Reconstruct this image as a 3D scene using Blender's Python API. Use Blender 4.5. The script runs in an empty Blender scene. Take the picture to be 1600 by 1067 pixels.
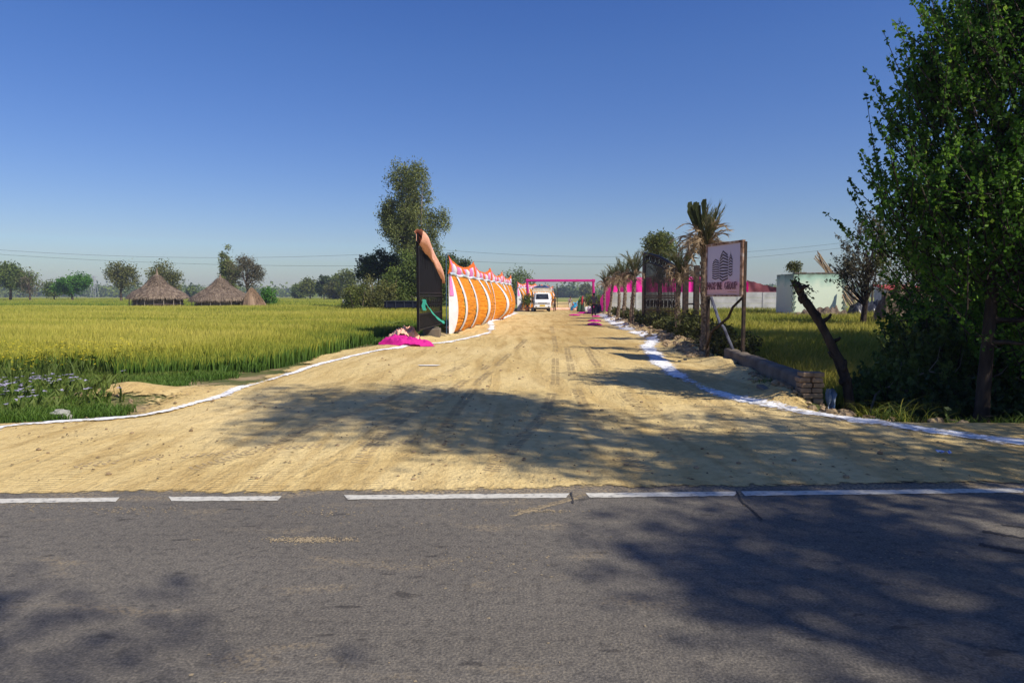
import bpy, math, random
import numpy as np
from mathutils import Vector
C = bpy.context.scene.collection
sc = bpy.context.scene
R = math.radians
# ------------------------------------------------------------ camera
F = 1067.0; CH = 1.6; PITCH = R(3.886)
cam = bpy.data.cameras.new('camera'); co = bpy.data.objects.new('camera', cam); C.objects.link(co)
co.location = (0, 0, CH); co.rotation_euler = (R(90) - PITCH, 0, 0)
cam.sensor_width = 36; cam.lens = 36 * F / 1600; cam.clip_end = 6000; cam.clip_start = .05
sc.camera = co
# ------------------------------------------------------------ sky and sun
SUN = Vector((.81, -.59, 0)).normalized(); EL = R(46)
w = bpy.data.worlds.new("World"); sc.world = w; w.use_nodes = True
nt = w.node_tree; bg = nt.nodes['Background']
sky = nt.nodes.new('ShaderNodeTexSky'); sky.sky_type = 'NISHITA'; sky.sun_disc = False
sky.sun_elevation = EL; sky.sun_rotation = math.atan2(SUN.x, SUN.y)
sky.air_density = 1.2; sky.dust_density = .5; sky.ozone_density = 3.6; sky.altitude = 200
hs = nt.nodes.new('ShaderNodeHueSaturation'); hs.inputs['Saturation'].default_value = 1.32; hs.inputs['Hue'].default_value = .522; nt.links.new(sky.outputs[0], hs.inputs['Color']); tcw = nt.nodes.new('ShaderNodeTexCoord'); spw = nt.nodes.new('ShaderNodeSeparateXYZ'); nt.links.new(tcw.outputs['Generated'], spw.inputs[0]); rw_ = nt.nodes.new('ShaderNodeValToRGB'); ew = rw_.color_ramp.elements; ew[0].position = 0; ew[0].color = (.66, .71, .94, 1); ew[1].position = .32; ew[1].color = (1, 1, 1, 1); nt.links.new(spw.outputs[2], rw_.inputs[0])      # tint painted into the sky colour, dimmer and bluer towards the horizon
mw = nt.nodes.new('ShaderNodeMix'); mw.data_type = 'RGBA'; mw.blend_type = 'MULTIPLY'; mw.inputs[0].default_value = 1; nt.links.new(hs.outputs[0], mw.inputs[6]); nt.links.new(rw_.outputs[0], mw.inputs[7]); nt.links.new(mw.outputs[2], bg.inputs[0]); bg.inputs[1].default_value = 0.101
sd = SUN * math.cos(EL) + Vector((0, 0, math.sin(EL)))
sl = bpy.data.lights.new('sun', 'SUN'); sl.energy = 5.0; sl.angle = R(.42); sl.color = (1, .93, .82)
so = bpy.data.objects.new('sun', sl); C.objects.link(so); so.rotation_euler = sd.to_track_quat('Z', 'Y').to_euler(); so.location = (0, 0, 30)
sc.view_settings.view_transform = 'Standard'; sc.view_settings.look = 'None'
sc.view_settings.exposure = 0.15; sc.view_settings.gamma = 1.0
sc.cycles.transparent_max_bounces = 16; sc.cycles.max_bounces = 6

# ------------------------------------------------------------ pixel -> world (1600x1067 picture)
def ray(px, py):
    x = (px - 800) / F; v = (533.5 - py) / F
    return Vector((x, math.cos(PITCH) + v * math.sin(PITCH), -math.sin(PITCH) + v * math.cos(PITCH)))
def G(px, py, z=0.):
    d = ray(px, py); t = (z - CH) / d.z
    return Vector((d.x * t, d.y * t, z))
def A(px, py, Y):
    d = ray(px, py); t = Y / d.y
    return Vector((d.x * t, Y, CH + d.z * t))
def X(px, Y): return A(px, 461, Y).x
# ------------------------------------------------------------ noise
_rs = np.random.RandomState(7); _T = _rs.rand(256, 256)
def vn(x, y):
    x = np.asarray(x, float); y = np.asarray(y, float)
    xi = np.floor(x).astype(int); yi = np.floor(y).astype(int); fx = x - xi; fy = y - yi
    fx = fx * fx * (3 - 2 * fx); fy = fy * fy * (3 - 2 * fy)
    a = _T[xi & 255, yi & 255]; b = _T[(xi + 1) & 255, yi & 255]; c = _T[xi & 255, (yi + 1) & 255]; d = _T[(xi + 1) & 255, (yi + 1) & 255]
    return (a * (1 - fx) + b * fx) * (1 - fy) + (c * (1 - fx) + d * fx) * fy
def fbm(x, y, o=4):
    s = 0; a = 1; t = 0
    for i in range(o): s = s + a * vn(x * 2**i + 17 * i, y * 2**i + 5 * i); t += a; a *= .5
    return s / t
def sm(t): t = np.clip(t, 0, 1); return t * t * (3 - 2 * t)
# ------------------------------------------------------------ properties
def tag(o, label=None, cat=None, group=None, kind=None):
    if label: o['label'] = label
    if cat: o['category'] = cat
    if group: o['group'] = group
    if kind: o['kind'] = kind
    return o
LOC = {}
def thing(name, label, cat, loc=(0, 0, 0), group=None, rz=0):
    o = bpy.data.objects.new(name, None); C.objects.link(o); o.location = loc; o.rotation_euler = (0, 0, rz); o.empty_display_size = .2
    LOC[o] = np.array(loc, float); return tag(o, label, cat, group)
# ------------------------------------------------------------ mesh builder
class MB:
    def __init__(s): s.v = []; s.f = []; s.n = 0; s.a = []; s.mi = []
    def add(s, v, f, rnd=.5, mi=0):
        v = np.asarray(v, float).reshape(-1, 3); s.v.append(v)
        for q in f: s.f.append(tuple(int(i) + s.n for i in q)); s.mi.append(mi)
        s.a.append(np.full(len(v), rnd) if np.isscalar(rnd) else np.asarray(rnd, float)); s.n += len(v); return s
    def box(s, c, size, rz=0, rx=0, ry=0, mi=0, rnd=.5, bev=0):
        hx, hy, hz = [k / 2 for k in size]
        if bev:
            b = bev; P = []
            for (z, e) in ((-hz, b), (-hz + b, 0), (hz - b, 0), (hz, b)):
                X_, Y_ = hx - e, hy - e; c_ = min(b, X_, Y_) * .6
                P += [(X_ - c_, -Y_, z), (X_, -Y_ + c_, z), (X_, Y_ - c_, z), (X_ - c_, Y_, z), (-X_ + c_, Y_, z), (-X_, Y_ - c_, z), (-X_, -Y_ + c_, z), (-X_ + c_, -Y_, z)]
            f = []
            for k in range(3):
                for i in range(8): j = (i + 1) % 8; f.append((k * 8 + i, k * 8 + j, k * 8 + 8 + j, k * 8 + 8 + i))
            f += [tuple(range(7, -1, -1)), tuple(range(24, 32))]
        else:
            P = [(x, y, z) for z in (-hz, hz) for (x, y) in ((-hx, -hy), (hx, -hy), (hx, hy), (-hx, hy))]
            f = [(3, 2, 1, 0), (4, 5, 6, 7), (0, 1, 5, 4), (1, 2, 6, 5), (2, 3, 7, 6), (3, 0, 4, 7)]
        P = np.array(P)
        if rx: P = P @ np.array([[1, 0, 0], [0, math.cos(rx), math.sin(rx)], [0, -math.sin(rx), math.cos(rx)]])
        if ry: P = P @ np.array([[math.cos(ry), 0, -math.sin(ry)], [0, 1, 0], [math.sin(ry), 0, math.cos(ry)]])
        if rz: P = P @ np.array([[math.cos(rz), math.sin(rz), 0], [-math.sin(rz), math.cos(rz), 0], [0, 0, 1]])
        return s.add(P + np.array(c), f, rnd, mi)
    def tube(s, pts, r, n=8, cap=True, mi=0, rnd=.5, jag=0, rs=None, flat=1.):
        pts = [Vector(p) for p in pts]; m = len(pts)
        if np.isscalar(r): r = [r] * m
        V = []; up = Vector((0, 0, 1)); prev = None
        for i, p in enumerate(pts):
            t = (pts[min(i + 1, m - 1)] - pts[max(i - 1, 0)]).normalized()
            if prev is None:
                a = t.cross(up if abs(t.z) < .9 else Vector((1, 0, 0))).normalized()
            else:
                a = (prev - t * prev.dot(t)).normalized()
            prev = a; b = t.cross(a)
            for k in range(n):
                an = 2 * math.pi * k / n; rr = r[i] * (1 + (jag * (rs.rand() - .5) if rs is not None else 0))
                V.append(p + a * math.cos(an) * rr + b * math.sin(an) * rr * flat)
        f = []
        for i in range(m - 1):
            for k in range(n):
                q = (k + 1) % n; f.append((i * n + k, i * n + q, i * n + n + q, i * n + n + k))
        if cap: f.append(tuple(range(n - 1, -1, -1))); f.append(tuple(range((m - 1) * n, m * n)))
        return s.add([tuple(v) for v in V], f, rnd, mi)
    def ball(s, c, r, nu=12, nv=8, jag=0, rs=None, rnd=.5, mi=0):
        r = np.array([r] * 3 if np.isscalar(r) else r, float); V = []
        for j in range(nv + 1):
            th = math.pi * j / nv
            for i in range(nu):
                ph = 2 * math.pi * i / nu; k = 1 + (jag * (rs.rand() - .5) if rs is not None else 0)
                V.append(np.array([math.sin(th) * math.cos(ph), math.sin(th) * math.sin(ph), math.cos(th)]) * r * k + np.array(c))
        f = [(j * nu + i, j * nu + nu + i, j * nu + nu + (i + 1) % nu, j * nu + (i + 1) % nu) for j in range(nv) for i in range(nu)]
        return s.add(V, f, rnd, mi)
    def grid(s, P, mi=None, rnd=.5, off=0):       # P (nu,nv,3)
        nu, nv = P.shape[:2]; f = []; base = s.n
        V = P.reshape(-1, 3); s.v.append(V)
        for i in range(nu - 1):
            for j in range(nv - 1):
                s.f.append((base + i * nv + j, base + (i + 1) * nv + j, base + (i + 1) * nv + j + 1, base + i * nv + j + 1))
                s.mi.append(0 if mi is None else (mi if np.isscalar(mi) else int(mi[i, j])))
        s.a.append(np.full(len(V), rnd) if np.isscalar(rnd) else np.asarray(rnd).ravel()); s.n += len(V); return s
    def build(s, name, mats, parent=None, loc=None, smooth=False):
        V = np.concatenate(s.v); at = np.concatenate(s.a)
        return mk(name, V, s.f, mats, parent, loc, smooth, at, s.mi)
def mk(name, V, faces, mats, parent=None, loc=None, smooth=False, at=None, mi=None):
    if parent is not None:
        V = V - LOC.get(parent, np.zeros(3))
    elif loc is not None: V = V - np.array(loc, float)
    me = bpy.data.meshes.new(name)
    if isinstance(faces, np.ndarray):
        nf, k = faces.shape; me.vertices.add(len(V)); me.vertices.foreach_set('co', V.astype(np.float32).ravel())
        me.loops.add(nf * k); me.loops.foreach_set('vertex_index', faces.astype(np.int32).ravel())
        me.polygons.add(nf); me.polygons.foreach_set('loop_start', np.arange(0, nf * k, k, dtype=np.int32)); me.polygons.foreach_set('loop_total', np.full(nf, k, np.int32))
        me.update(calc_edges=True)
    else:
        me.from_pydata(V.tolist(), [], faces); me.update()
    if not isinstance(mats, (list, tuple)): mats = [mats]
    for m in mats: me.materials.append(m)
    if mi is not None and len(mats) > 1: me.polygons.foreach_set('material_index', np.array(mi, np.int32))
    if smooth: me.polygons.foreach_set('use_smooth', np.ones(len(me.polygons), bool))
    if at is not None:
        a = me.attributes.new('rnd', 'FLOAT', 'POINT'); a.data.foreach_set('value', np.asarray(at, np.float32))
    o = bpy.data.objects.new(name, me); C.objects.link(o)
    if parent is not None: o.parent = parent; LOC[o] = LOC.get(parent, np.zeros(3))
    elif loc is not None: o.location = loc
    return o
def copy_tree(o, parent=None):
    c = o.copy(); C.objects.link(c); c.parent = parent
    for ch in list(o.children): copy_tree(ch, c)
    return c
# ------------------------------------------------------------ materials
def _new(name):
    m = bpy.data.materials.new(name); m.use_nodes = True; n = m.node_tree.nodes; return m, n, m.node_tree.links, n['Principled BSDF']
def ramp(n, stops):
    r = n.new('ShaderNodeValToRGB'); e = r.color_ramp.elements
    e[0].position, e[0].color = stops[0][0], (*stops[0][1], 1); e[1].position, e[1].color = stops[-1][0], (*stops[-1][1], 1)
    for p, c in stops[1:-1]: x = e.new(p); x.color = (*c, 1)
    return r
def noisemat(name, stops, scale=5, rough=.8, bump=.3, bscale=None, detail=6, stretch=(1, 1, 1), bdist=.02, metal=0, spec=.3, trans=0):
    m, n, L, b = _new(name); tc = n.new('ShaderNodeTexCoord'); mp = n.new('ShaderNodeMapping'); mp.inputs['Scale'].default_value = stretch
    L.new(tc.outputs['Object'], mp.inputs[0]); no = n.new('ShaderNodeTexNoise'); no.inputs['Scale'].default_value = scale; no.inputs['Detail'].default_value = detail
    L.new(mp.outputs[0], no.inputs['Vector']); r = ramp(n, stops); L.new(no.outputs['Fac'], r.inputs[0]); L.new(r.outputs[0], b.inputs['Base Color'])
    b.inputs['Roughness'].default_value = rough; b.inputs['Metallic'].default_value = metal; b.inputs['Specular IOR Level'].default_value = spec
    if bump:
        n2 = n.new('ShaderNodeTexNoise'); n2.inputs['Scale'].default_value = bscale or scale * 3; n2.inputs['Detail'].default_value = 8; L.new(mp.outputs[0], n2.inputs['Vector'])
        bp = n.new('ShaderNodeBump'); bp.inputs['Strength'].default_value = bump; bp.inputs['Distance'].default_value = bdist; L.new(n2.outputs['Fac'], bp.inputs['Height']); L.new(bp.outputs[0], b.inputs['Normal'])
    if trans:
        t = n.new('ShaderNodeBsdfTranslucent'); mx = n.new('ShaderNodeMixShader'); mx.inputs[0].default_value = trans; L.new(r.outputs[0], t.inputs[0])
        L.new(b.outputs[0], mx.inputs[1]); L.new(t.outputs[0], mx.inputs[2]); L.new(mx.outputs[0], n['Material Output'].inputs[0])
    return m
def leafmat(name, stops, trans=.25, rough=.6, tcol=None):
    m, n, L, b = _new(name); at = n.new('ShaderNodeAttribute'); at.attribute_name = 'rnd'; r = ramp(n, stops); L.new(at.outputs['Fac'], r.inputs[0]); L.new(r.outputs[0], b.inputs['Base Color'])
    b.inputs['Roughness'].default_value = rough; b.inputs['Specular IOR Level'].default_value = .25
    t = n.new('ShaderNodeBsdfTranslucent'); L.new(r.outputs[0], t.inputs[0])
    mx = n.new('ShaderNodeMixShader'); mx.inputs[0].default_value = trans; L.new(b.outputs[0], mx.inputs[1]); L.new(t.outputs[0], mx.inputs[2]); L.new(mx.outputs[0], n['Material Output'].inputs[0])
    return m
def flat(name, c, rough=.6, metal=0, spec=.4, var=.12, scale=6):
    return noisemat(name, [(.3, tuple(k * (1 - var) for k in c)), (.7, tuple(min(1, k * (1 + var)) for k in c))], scale, rough, .08, metal=metal, spec=spec)
M = {}
M['bark'] = noisemat('bark', [(.35, (.05, .035, .025)), (.65, (.16, .12, .085))], 8, .95, .8, 20, stretch=(1, 1, .25))
M['palebark'] = noisemat('pale_bark', [(.35, (.2, .16, .12)), (.65, (.4, .34, .27))], 6, .9, .4, 18, stretch=(1, 1, .3))
M['darkbark'] = noisemat('dark_bark', [(.35, (.022, .015, .011)), (.65, (.07, .05, .036))], 9, .95, .9, 22, stretch=(1, 1, .25))
M['leaf_big'] = leafmat('green_leaf', [(0, (.03, .085, .010)), (.5, (.08, .19, .02)), (.85, (.18, .33, .035)), (1, (.32, .42, .06))], .5)
M['leaf_dark'] = leafmat('dark_leaf', [(0, (.025, .05, .012)), (1, (.075, .11, .025))], .2)
M['leaf_mid'] = leafmat('mid_leaf', [(0, (.06, .10, .02)), (1, (.17, .22, .04))], .25)
M['leaf_euc'] = leafmat('grey_green_leaf', [(0, (.08, .11, .03)), (1, (.24, .26, .075))], .25)
M['leaf_bright'] = leafmat('bright_leaf', [(0, (.04, .13, .015)), (1, (.11, .27, .03))], .3)
M['leaf_brown'] = leafmat('brownish_leaf', [(0, (.07, .07, .04)), (1, (.19, .16, .09))], .2)
M['leaf_yel'] = leafmat('yellow_green_leaf', [(0, (.07, .1, .02)), (1, (.2, .22, .04))], .3)
M['leaf_olive'] = leafmat('olive_leaf', [(0, (.06, .08, .02)), (1, (.21, .20, .05))], .25)
M['wheat'] = leafmat('wheat_stalk', [(0, (.04, .10, .02)), (.35, (.12, .21, .03)), (.6, (.40, .40, .05)), (1, (.70, .60, .13))], .3)
M['weed'] = leafmat('weed_blade', [(0, (.03, .07, .012)), (.4, (.13, .19, .025)), (.7, (.36, .36, .045)), (1, (.55, .45, .09))], .3)
M['grass'] = leafmat('short_grass', [(0, (.04, .09, .015)), (.6, (.10, .19, .025)), (1, (.24, .27, .06))], .3)
M['hedge'] = leafmat('hedge_leaf', [(0, (.03, .045, .012)), (1, (.15, .15, .035))], .25)
M['frond'] = leafmat('palm_frond', [(0, (.05, .075, .03)), (.5, (.15, .16, .06)), (1, (.38, .29, .16))], .2)
M['dryfrond'] = leafmat('dry_frond', [(0, (.18, .125, .07)), (1, (.52, .39, .24))], .15)
M['palmtrunk'] = noisemat('palm_trunk', [(.35, (.08, .055, .035)), (.65, (.33, .25, .17))], 14, .95, .9, 30)
# ------------------------------------------------------------ terrain height
mnd = G(200, 622)
def H(x, y):
    x = np.asarray(x, float); y = np.asarray(y, float); h = np.zeros(np.broadcast(x, y).shape)
    h = h + .25 * np.exp(-((x - mnd.x + .25 * (y - mnd.y)) / .75)**2 - ((y - mnd.y) / .62)**2) + .06 * np.exp(-((x - mnd.x - .7) / .6)**2 - ((y - mnd.y - .8) / .5)**2)
    ex = np.interp(y, [8, 10.3, 17, 23, 36, 60], [4.5, 4.5, 5.5, 6.9, 7.6, 9.4])
    d = np.interp(y, [8.7, 10, 14, 20, 30, 60], [0, .75, .6, .35, .2, 0])
    h = h - d * sm((x - ex) / 1.0)
    pl = np.interp(y, [14, 18.5, 23.6, 36, 59], [5.0, 5.3, 5.7, 6.3, 8.0])
    h = h + .16 * np.exp(-((x - pl + .1) / .45)**2) * sm((y - 18) / 3) * (1 - sm((y - 55) / 10)) * (.5 + vn(x * 3, y * 1.5))
    h = h + .2 * np.exp(-((x + 3.5 - .0866 * (y - 22)) / .55)**2) * sm((y - 20) / 2) * (1 - sm((y - 58) / 4))
    h = h + .17 * np.exp(-((x - 4.15 - .14 * (y - 10.3)) / .35)**2) * sm((y - 9.2) / 1.2) * (1 - sm((y - 16) / 2)) * (.6 + .8 * vn(x * 2, y * 1.2))
    fr = np.clip(1 - y / 150, 0, 1)
    return h + (fbm(x * .6, y * .6) - .5) * .09 * fr * sm((y - 6.2) / 2)
def hz(x, y): return float(H(x, y))
# boundaries of the sandy track
LCH = [(-60, 700), (0, 671), (60, 665), (150, 660), (230, 652), (290, 636), (340, 624), (370, 612), (430, 592), (500, 570), (560, 555), (600, 547), (660, 541), (700, 536), (740, 528), (765, 520), (769, 511), (765, 504), (785, 499), (806, 490)]
RCH = [(936, 492), (950, 498), (966, 508), (985, 518), (1008, 526), (1021, 530), (1021, 536), (1011, 542), (1016, 549), (1035, 570), (1062, 590), (1100, 607), (1150, 624), (1220, 640), (1300, 653), (1400, 670), (1500, 683), (1600, 695), (1720, 707)]
lw = [G(*p) for p in LCH]; rw = [G(*p) for p in RCH]
LY = [7.0, 7.9] + [p.y for p in lw[3:16]] + [27, 45, 58, 70, 160]
LX = [-30, -9] + [p.x - .25 - .95 * float(sm((p.y - 14) / 5)) - .55 * math.exp(-((p.y - 10.2) / .9)**2) for p in lw[3:16]] + [-3.7, -2.0, -.6, .4, 8]
LX[2] -= .2
def XL(y): return np.interp(y, LY, LX)
def XR(y): return np.interp(y, [8.25, 8.35, 8.5, 8.85, 9.4, 10.2, 17, 23, 36, 50, 70, 160], [30, 5.6, 4.9, 4.55, 4.1, 4.15, 5.4, 5.6, 6.2, 7.6, 9, 18])
# ------------------------------------------------------------ the ground
def ground():
    ys = [-400, -150, -60, -25, -12, -6, -2, 1, 3, 4.6, 5.4]
    y = 5.7
    while y < 60: ys.append(y); y += .02 * y + .02
    while y < 5000: ys.append(y); y *= 1.07
    ys = np.array(ys); t = np.linspace(-1.4, 1.4, 420); t = np.sign(t) * np.abs(t)**1.1
    Y, T = np.meshgrid(ys, t, indexing='ij'); Xg = T * (np.abs(Y) + 9)
    Z = H(Xg, Y) - .03; Z = np.where(Y < 5.75, -.06, Z)
    ii = np.arange((len(ys) - 1) * (len(t) - 1)); r_ = ii // (len(t) - 1); c_ = ii % (len(t) - 1); b = r_ * len(t) + c_
    Fc = np.stack([b, b + 1, b + 1 + len(t), b + len(t)], 1)
    m, n, L, bs = _new('field_soil'); tc = n.new('ShaderNodeTexCoord')
    n1 = n.new('ShaderNodeTexNoise'); n1.inputs['Scale'].default_value = 1.3; n1.inputs['Detail'].default_value = 8; L.new(tc.outputs['Object'], n1.inputs['Vector'])
    r1 = ramp(n, [(.3, (.05, .075, .02)), (.5, (.12, .125, .045)), (.62, (.3, .22, .12)), (.8, (.42, .31, .17))]); L.new(n1.outputs['Fac'], r1.inputs[0])
    n2 = n.new('ShaderNodeTexNoise'); n2.inputs['Scale'].default_value = .035; n2.inputs['Detail'].default_value = 5; mp = n.new('ShaderNodeMapping'); mp.inputs['Scale'].default_value = (.35, 2.2, 1)
    L.new(tc.outputs['Object'], mp.inputs[0]); L.new(mp.outputs[0], n2.inputs['Vector'])
    r2 = ramp(n, [(.35, (.13, .17, .03)), (.5, (.24, .26, .05)), (.62, (.3, .27, .1)), (.75, (.36, .28, .14))]); L.new(n2.outputs['Fac'], r2.inputs[0])
    sp = n.new('ShaderNodeSeparateXYZ'); L.new(tc.outputs['Object'], sp.inputs[0]); mr = n.new('ShaderNodeMapRange'); mr.inputs[1].default_value = 55; mr.inputs[2].default_value = 75; L.new(sp.outputs[1], mr.inputs[0])
    mx = n.new('ShaderNodeMix'); mx.data_type = 'RGBA'; L.new(mr.outputs[0], mx.inputs[0]); L.new(r1.outputs[0], mx.inputs[6]); L.new(r2.outputs[0], mx.inputs[7]); L.new(mx.outputs[2], bs.inputs['Base Color'])
    bs.inputs['Roughness'].default_value = .95; bs.inputs['Specular IOR Level'].default_value = .1
    n3 = n.new('ShaderNodeTexNoise'); n3.inputs['Scale'].default_value = 14; n3.inputs['Detail'].default_value = 8; L.new(tc.outputs['Object'], n3.inputs['Vector'])
    bp = n.new('ShaderNodeBump'); bp.inputs['Strength'].default_value = .7; bp.inputs['Distance'].default_value = .04; L.new(n3.outputs['Fac'], bp.inputs['Height']); L.new(bp.outputs[0], bs.inputs['Normal'])
    V = np.stack([Xg, Y, Z], -1).reshape(-1, 3)
    tag(mk('ground', V, Fc, m, smooth=True), kind='structure')
ground()
def rut(x, y):
    # soft wheel ruts that swing in from the road and run up the track
    cx = .095 * (y - 26) + 1.6
    w_ = sm((y - 11) / 8)
    h = 0
    for k, (o, a) in enumerate(((-2.2, .5), (-1.3, .9), (-.7, .7), (.1, 1), (.9, .9), (1.7, .6), (2.6, .5))):
        c = cx + o + .35 * np.sin(y * .09 + k * 1.7) + (1 - w_) * ((k % 3) - 1) * (13 - y) * .45
        h = h - a * np.exp(-((x - c) / .13)**2)
    return h
def DZ(x, y, s=None):
    nr = np.clip(1 - y / 60, .15, 1); e_ = 0 if s is None else .014 * (1 - sm(s / .5))
    z = H(x, y) + .014 - e_ + rut(x, y) * .016 * nr + (fbm(x * 2.2, y * 4) - .5) * .03 * nr * sm((y - 5.6) / 1.5) + (fbm(x * 7, y * 8, 3) - .5) * .012 * nr * sm((y - 5.5))
    lim = sm((y - 5.75) / 1.2); return np.where(y < 7, z * lim + (1 - lim) * (.005 + .008 * sm((y - 5.5) / .5)), z)
def dirt():
    ys = [5.42]; y = 5.42
    while y < 160: y += .0042 * y + .028; ys.append(y)
    ys = np.array(ys); xs = np.arange(-15, 15.01, .1); xs = np.concatenate([xs, [15.6, 17, 19]])
    Y, Xg = np.meshgrid(ys, xs, indexing='ij'); jt = (vn(Xg * 9, Y * 9) - .5) * .03
    nz = (fbm(Xg * 1.7, Y * 1.7) - .5) * 1.0 * np.clip(Y / 14, .35, 1.2); nz2 = (fbm(Xg * 6 + 9, Y * 6) - .5) * .3
    slopeL = np.where(Y < 11, .45, 1.)       # curve runs diagonally there
    sdl = (Xg - XL(Y) + nz * .7 + nz2) * slopeL; sdr = XR(Y) - Xg + nz * .5 + nz2
    sdf = (Y - (5.56 + .035 * Xg + (fbm(Xg * 1.3, Y * .5 + 40) - .5) * .22 + (vn(Xg * 14, Y * 14) - .5) * .09))
    mh = np.exp(-((Xg - mnd.x + .25 * (Y - mnd.y)) / 1.25)**2 - ((Y - mnd.y) / .62)**2) + np.exp(-((Xg - mnd.x - 1.5) / 1.0)**2 - ((Y - mnd.y - .65) / .6)**2); sdl = np.maximum(sdl, (mh - .58 + nz2 * 1.4) * .8); s = np.minimum(np.minimum(sdl, sdr), sdf * 2)
    nr = np.clip(1 - Y / 60, .15, 1)
    z = DZ(Xg, Y, s)
    V = np.stack([Xg + jt, Y + jt, z], -1).reshape(-1, 3); nx = len(xs)
    ii = np.arange((len(ys) - 1) * (nx - 1)); b = (ii // (nx - 1)) * nx + ii % (nx - 1)
    Fc = np.stack([b, b + 1, b + 1 + nx, b + nx], 1); keep = (s.ravel()[Fc] > -.22).sum(1) >= 3; Fc = Fc[keep]
    us, inv = np.unique(Fc, return_inverse=True); V = V[us]; Fc = inv.reshape(-1, 4); sa = np.clip(s.ravel()[us] + .5, 0, 1)
    m, n, L, bs = _new('sandy_earth'); tc = n.new('ShaderNodeTexCoord')
    def noi(sc_, de, st=(1, 1, 1), dist=0):
        mp = n.new('ShaderNodeMapping'); mp.inputs['Scale'].default_value = st; L.new(tc.outputs['Object'], mp.inputs[0]); q = n.new('ShaderNodeTexNoise'); q.inputs['Scale'].default_value = sc_; q.inputs['Detail'].default_value = de; q.inputs['Distortion'].default_value = dist
        L.new(mp.outputs[0], q.inputs['Vector']); return q
    a = noi(.45, 7, (1, .8, 1), .6); r = ramp(n, [(.28, (.55, .40, .17)), (.45, (.63, .475, .21)), (.56, (.67, .515, .24)), (.72, (.71, .55, .265))]); L.new(a.outputs['Fac'], r.inputs[0])
    b2 = noi(9, 8); r2 = ramp(n, [(.36, (.74, .70, .66)), (.52, (1, 1, 1)), (.8, (1.08, 1.06, 1.04))]); L.new(b2.outputs['Fac'], r2.inputs[0])
    mx = n.new('ShaderNodeMix'); mx.data_type = 'RGBA'; mx.blend_type = 'MULTIPLY'; mx.inputs[0].default_value = .55; L.new(r.outputs[0], mx.inputs[6]); L.new(r2.outputs[0], mx.inputs[7])
    # darker trodden streaks along the track
    c2 = noi(1.5, 6, (1.6, .16, 1), 1.2); r3 = ramp(n, [(.47, (1, 1, 1)), (.62, (.74, .68, .6))]); L.new(c2.outputs['Fac'], r3.inputs[0])
    mx2 = n.new('ShaderNodeMix'); mx2.data_type = 'RGBA'; mx2.blend_type = 'MULTIPLY'; mx2.inputs[0].default_value = .65; L.new(mx.outputs[2], mx2.inputs[6]); L.new(r3.outputs[0], mx2.inputs[7])
    sx = n.new('ShaderNodeSeparateXYZ'); L.new(tc.outputs['Object'], sx.inputs[0])
    def mth(op, a_, b_=None, c_=None):
        q = n.new('ShaderNodeMath'); q.operation = op
        for i, k in enumerate((a_, b_, c_)):
            if k is None: continue
            (setattr(q.inputs[i], 'default_value', k) if isinstance(k, (int, float)) else L.new(k, q.inputs[i]))
        return q.outputs[0]
    dxc = mth('SUBTRACT', sx.outputs[0], mth('MULTIPLY_ADD', sx.outputs[1], .095, -.2)); dxc = mth('ADD', dxc, mth('MULTIPLY_ADD', c2.outputs['Fac'], 3.5, -1.75)); g_ = mth('EXPONENT', mth('MULTIPLY', mth('MULTIPLY', dxc, dxc), -.22))
    my = n.new('ShaderNodeMapRange'); my.inputs[1].default_value = 15; my.inputs[2].default_value = 24; L.new(sx.outputs[1], my.inputs[0]); gm = mth('MULTIPLY', mth('MULTIPLY', g_, my.outputs[0]), .75)
    br = n.new('ShaderNodeMix'); br.data_type = 'RGBA'; br.blend_type = 'MULTIPLY'; L.new(gm, br.inputs[0]); L.new(mx2.outputs[2], br.inputs[6]); br.inputs[7].default_value = (.72, .66, .56, 1); mx2 = br
    # bits of dry leaf and clod
    v = n.new('ShaderNodeTexVoronoi'); v.inputs['Scale'].default_value = 5; v.inputs['Randomness'].default_value = 1; mpv = n.new('ShaderNodeMapping'); mpv.inputs['Scale'].default_value = (.8, 1.5, 1); mpv.inputs['Rotation'].default_value = (0, 0, .4); L.new(tc.outputs['Object'], mpv.inputs[0]); L.new(mpv.outputs[0], v.inputs['Vector'])
    r4 = ramp(n, [(.035, (.35, .27, .16)), (.055, (1, 1, 1))]); L.new(v.outputs['Distance'], r4.inputs[0])
    mx3 = n.new('ShaderNodeMix'); mx3.data_type = 'RGBA'; mx3.blend_type = 'MULTIPLY'; mx3.inputs[0].default_value = .6; L.new(mx2.outputs[2], mx3.inputs[6]); L.new(r4.outputs[0], mx3.inputs[7])
    L.new(mx3.outputs[2], bs.inputs['Base Color']); bs.inputs['Roughness'].default_value = .95; bs.inputs['Specular IOR Level'].default_value = .08
    # bump: grain + tyre tread
    g1 = noi(30, 8); g2 = noi(3.2, 6, (1.3, .5, 1), .8)
    wv = n.new('ShaderNodeTexWave'); wv.inputs['Scale'].default_value = 5.5; wv.inputs['Distortion'].default_value = 3; wv.inputs['Detail'].default_value = 2; wv.bands_direction = 'Y'; L.new(tc.outputs['Object'], wv.inputs['Vector'])
    g3 = noi(1.1, 3, (1.4, .22, 1), 1); r5 = ramp(n, [(.55, (0, 0, 0)), (.6, (1, 1, 1)), (.66, (0, 0, 0))]); L.new(g3.outputs['Fac'], r5.inputs[0])
    mm = n.new('ShaderNodeMath'); mm.operation = 'MULTIPLY'; L.new(wv.outputs['Fac'], mm.inputs[0]); L.new(r5.outputs[0], mm.inputs[1])
    m1 = n.new('ShaderNodeMath'); m1.operation = 'MULTIPLY_ADD'; m1.inputs[1].default_value = .5; L.new(mm.outputs[0], m1.inputs[0]); L.new(g1.outputs['Fac'], m1.inputs[2])
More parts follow.
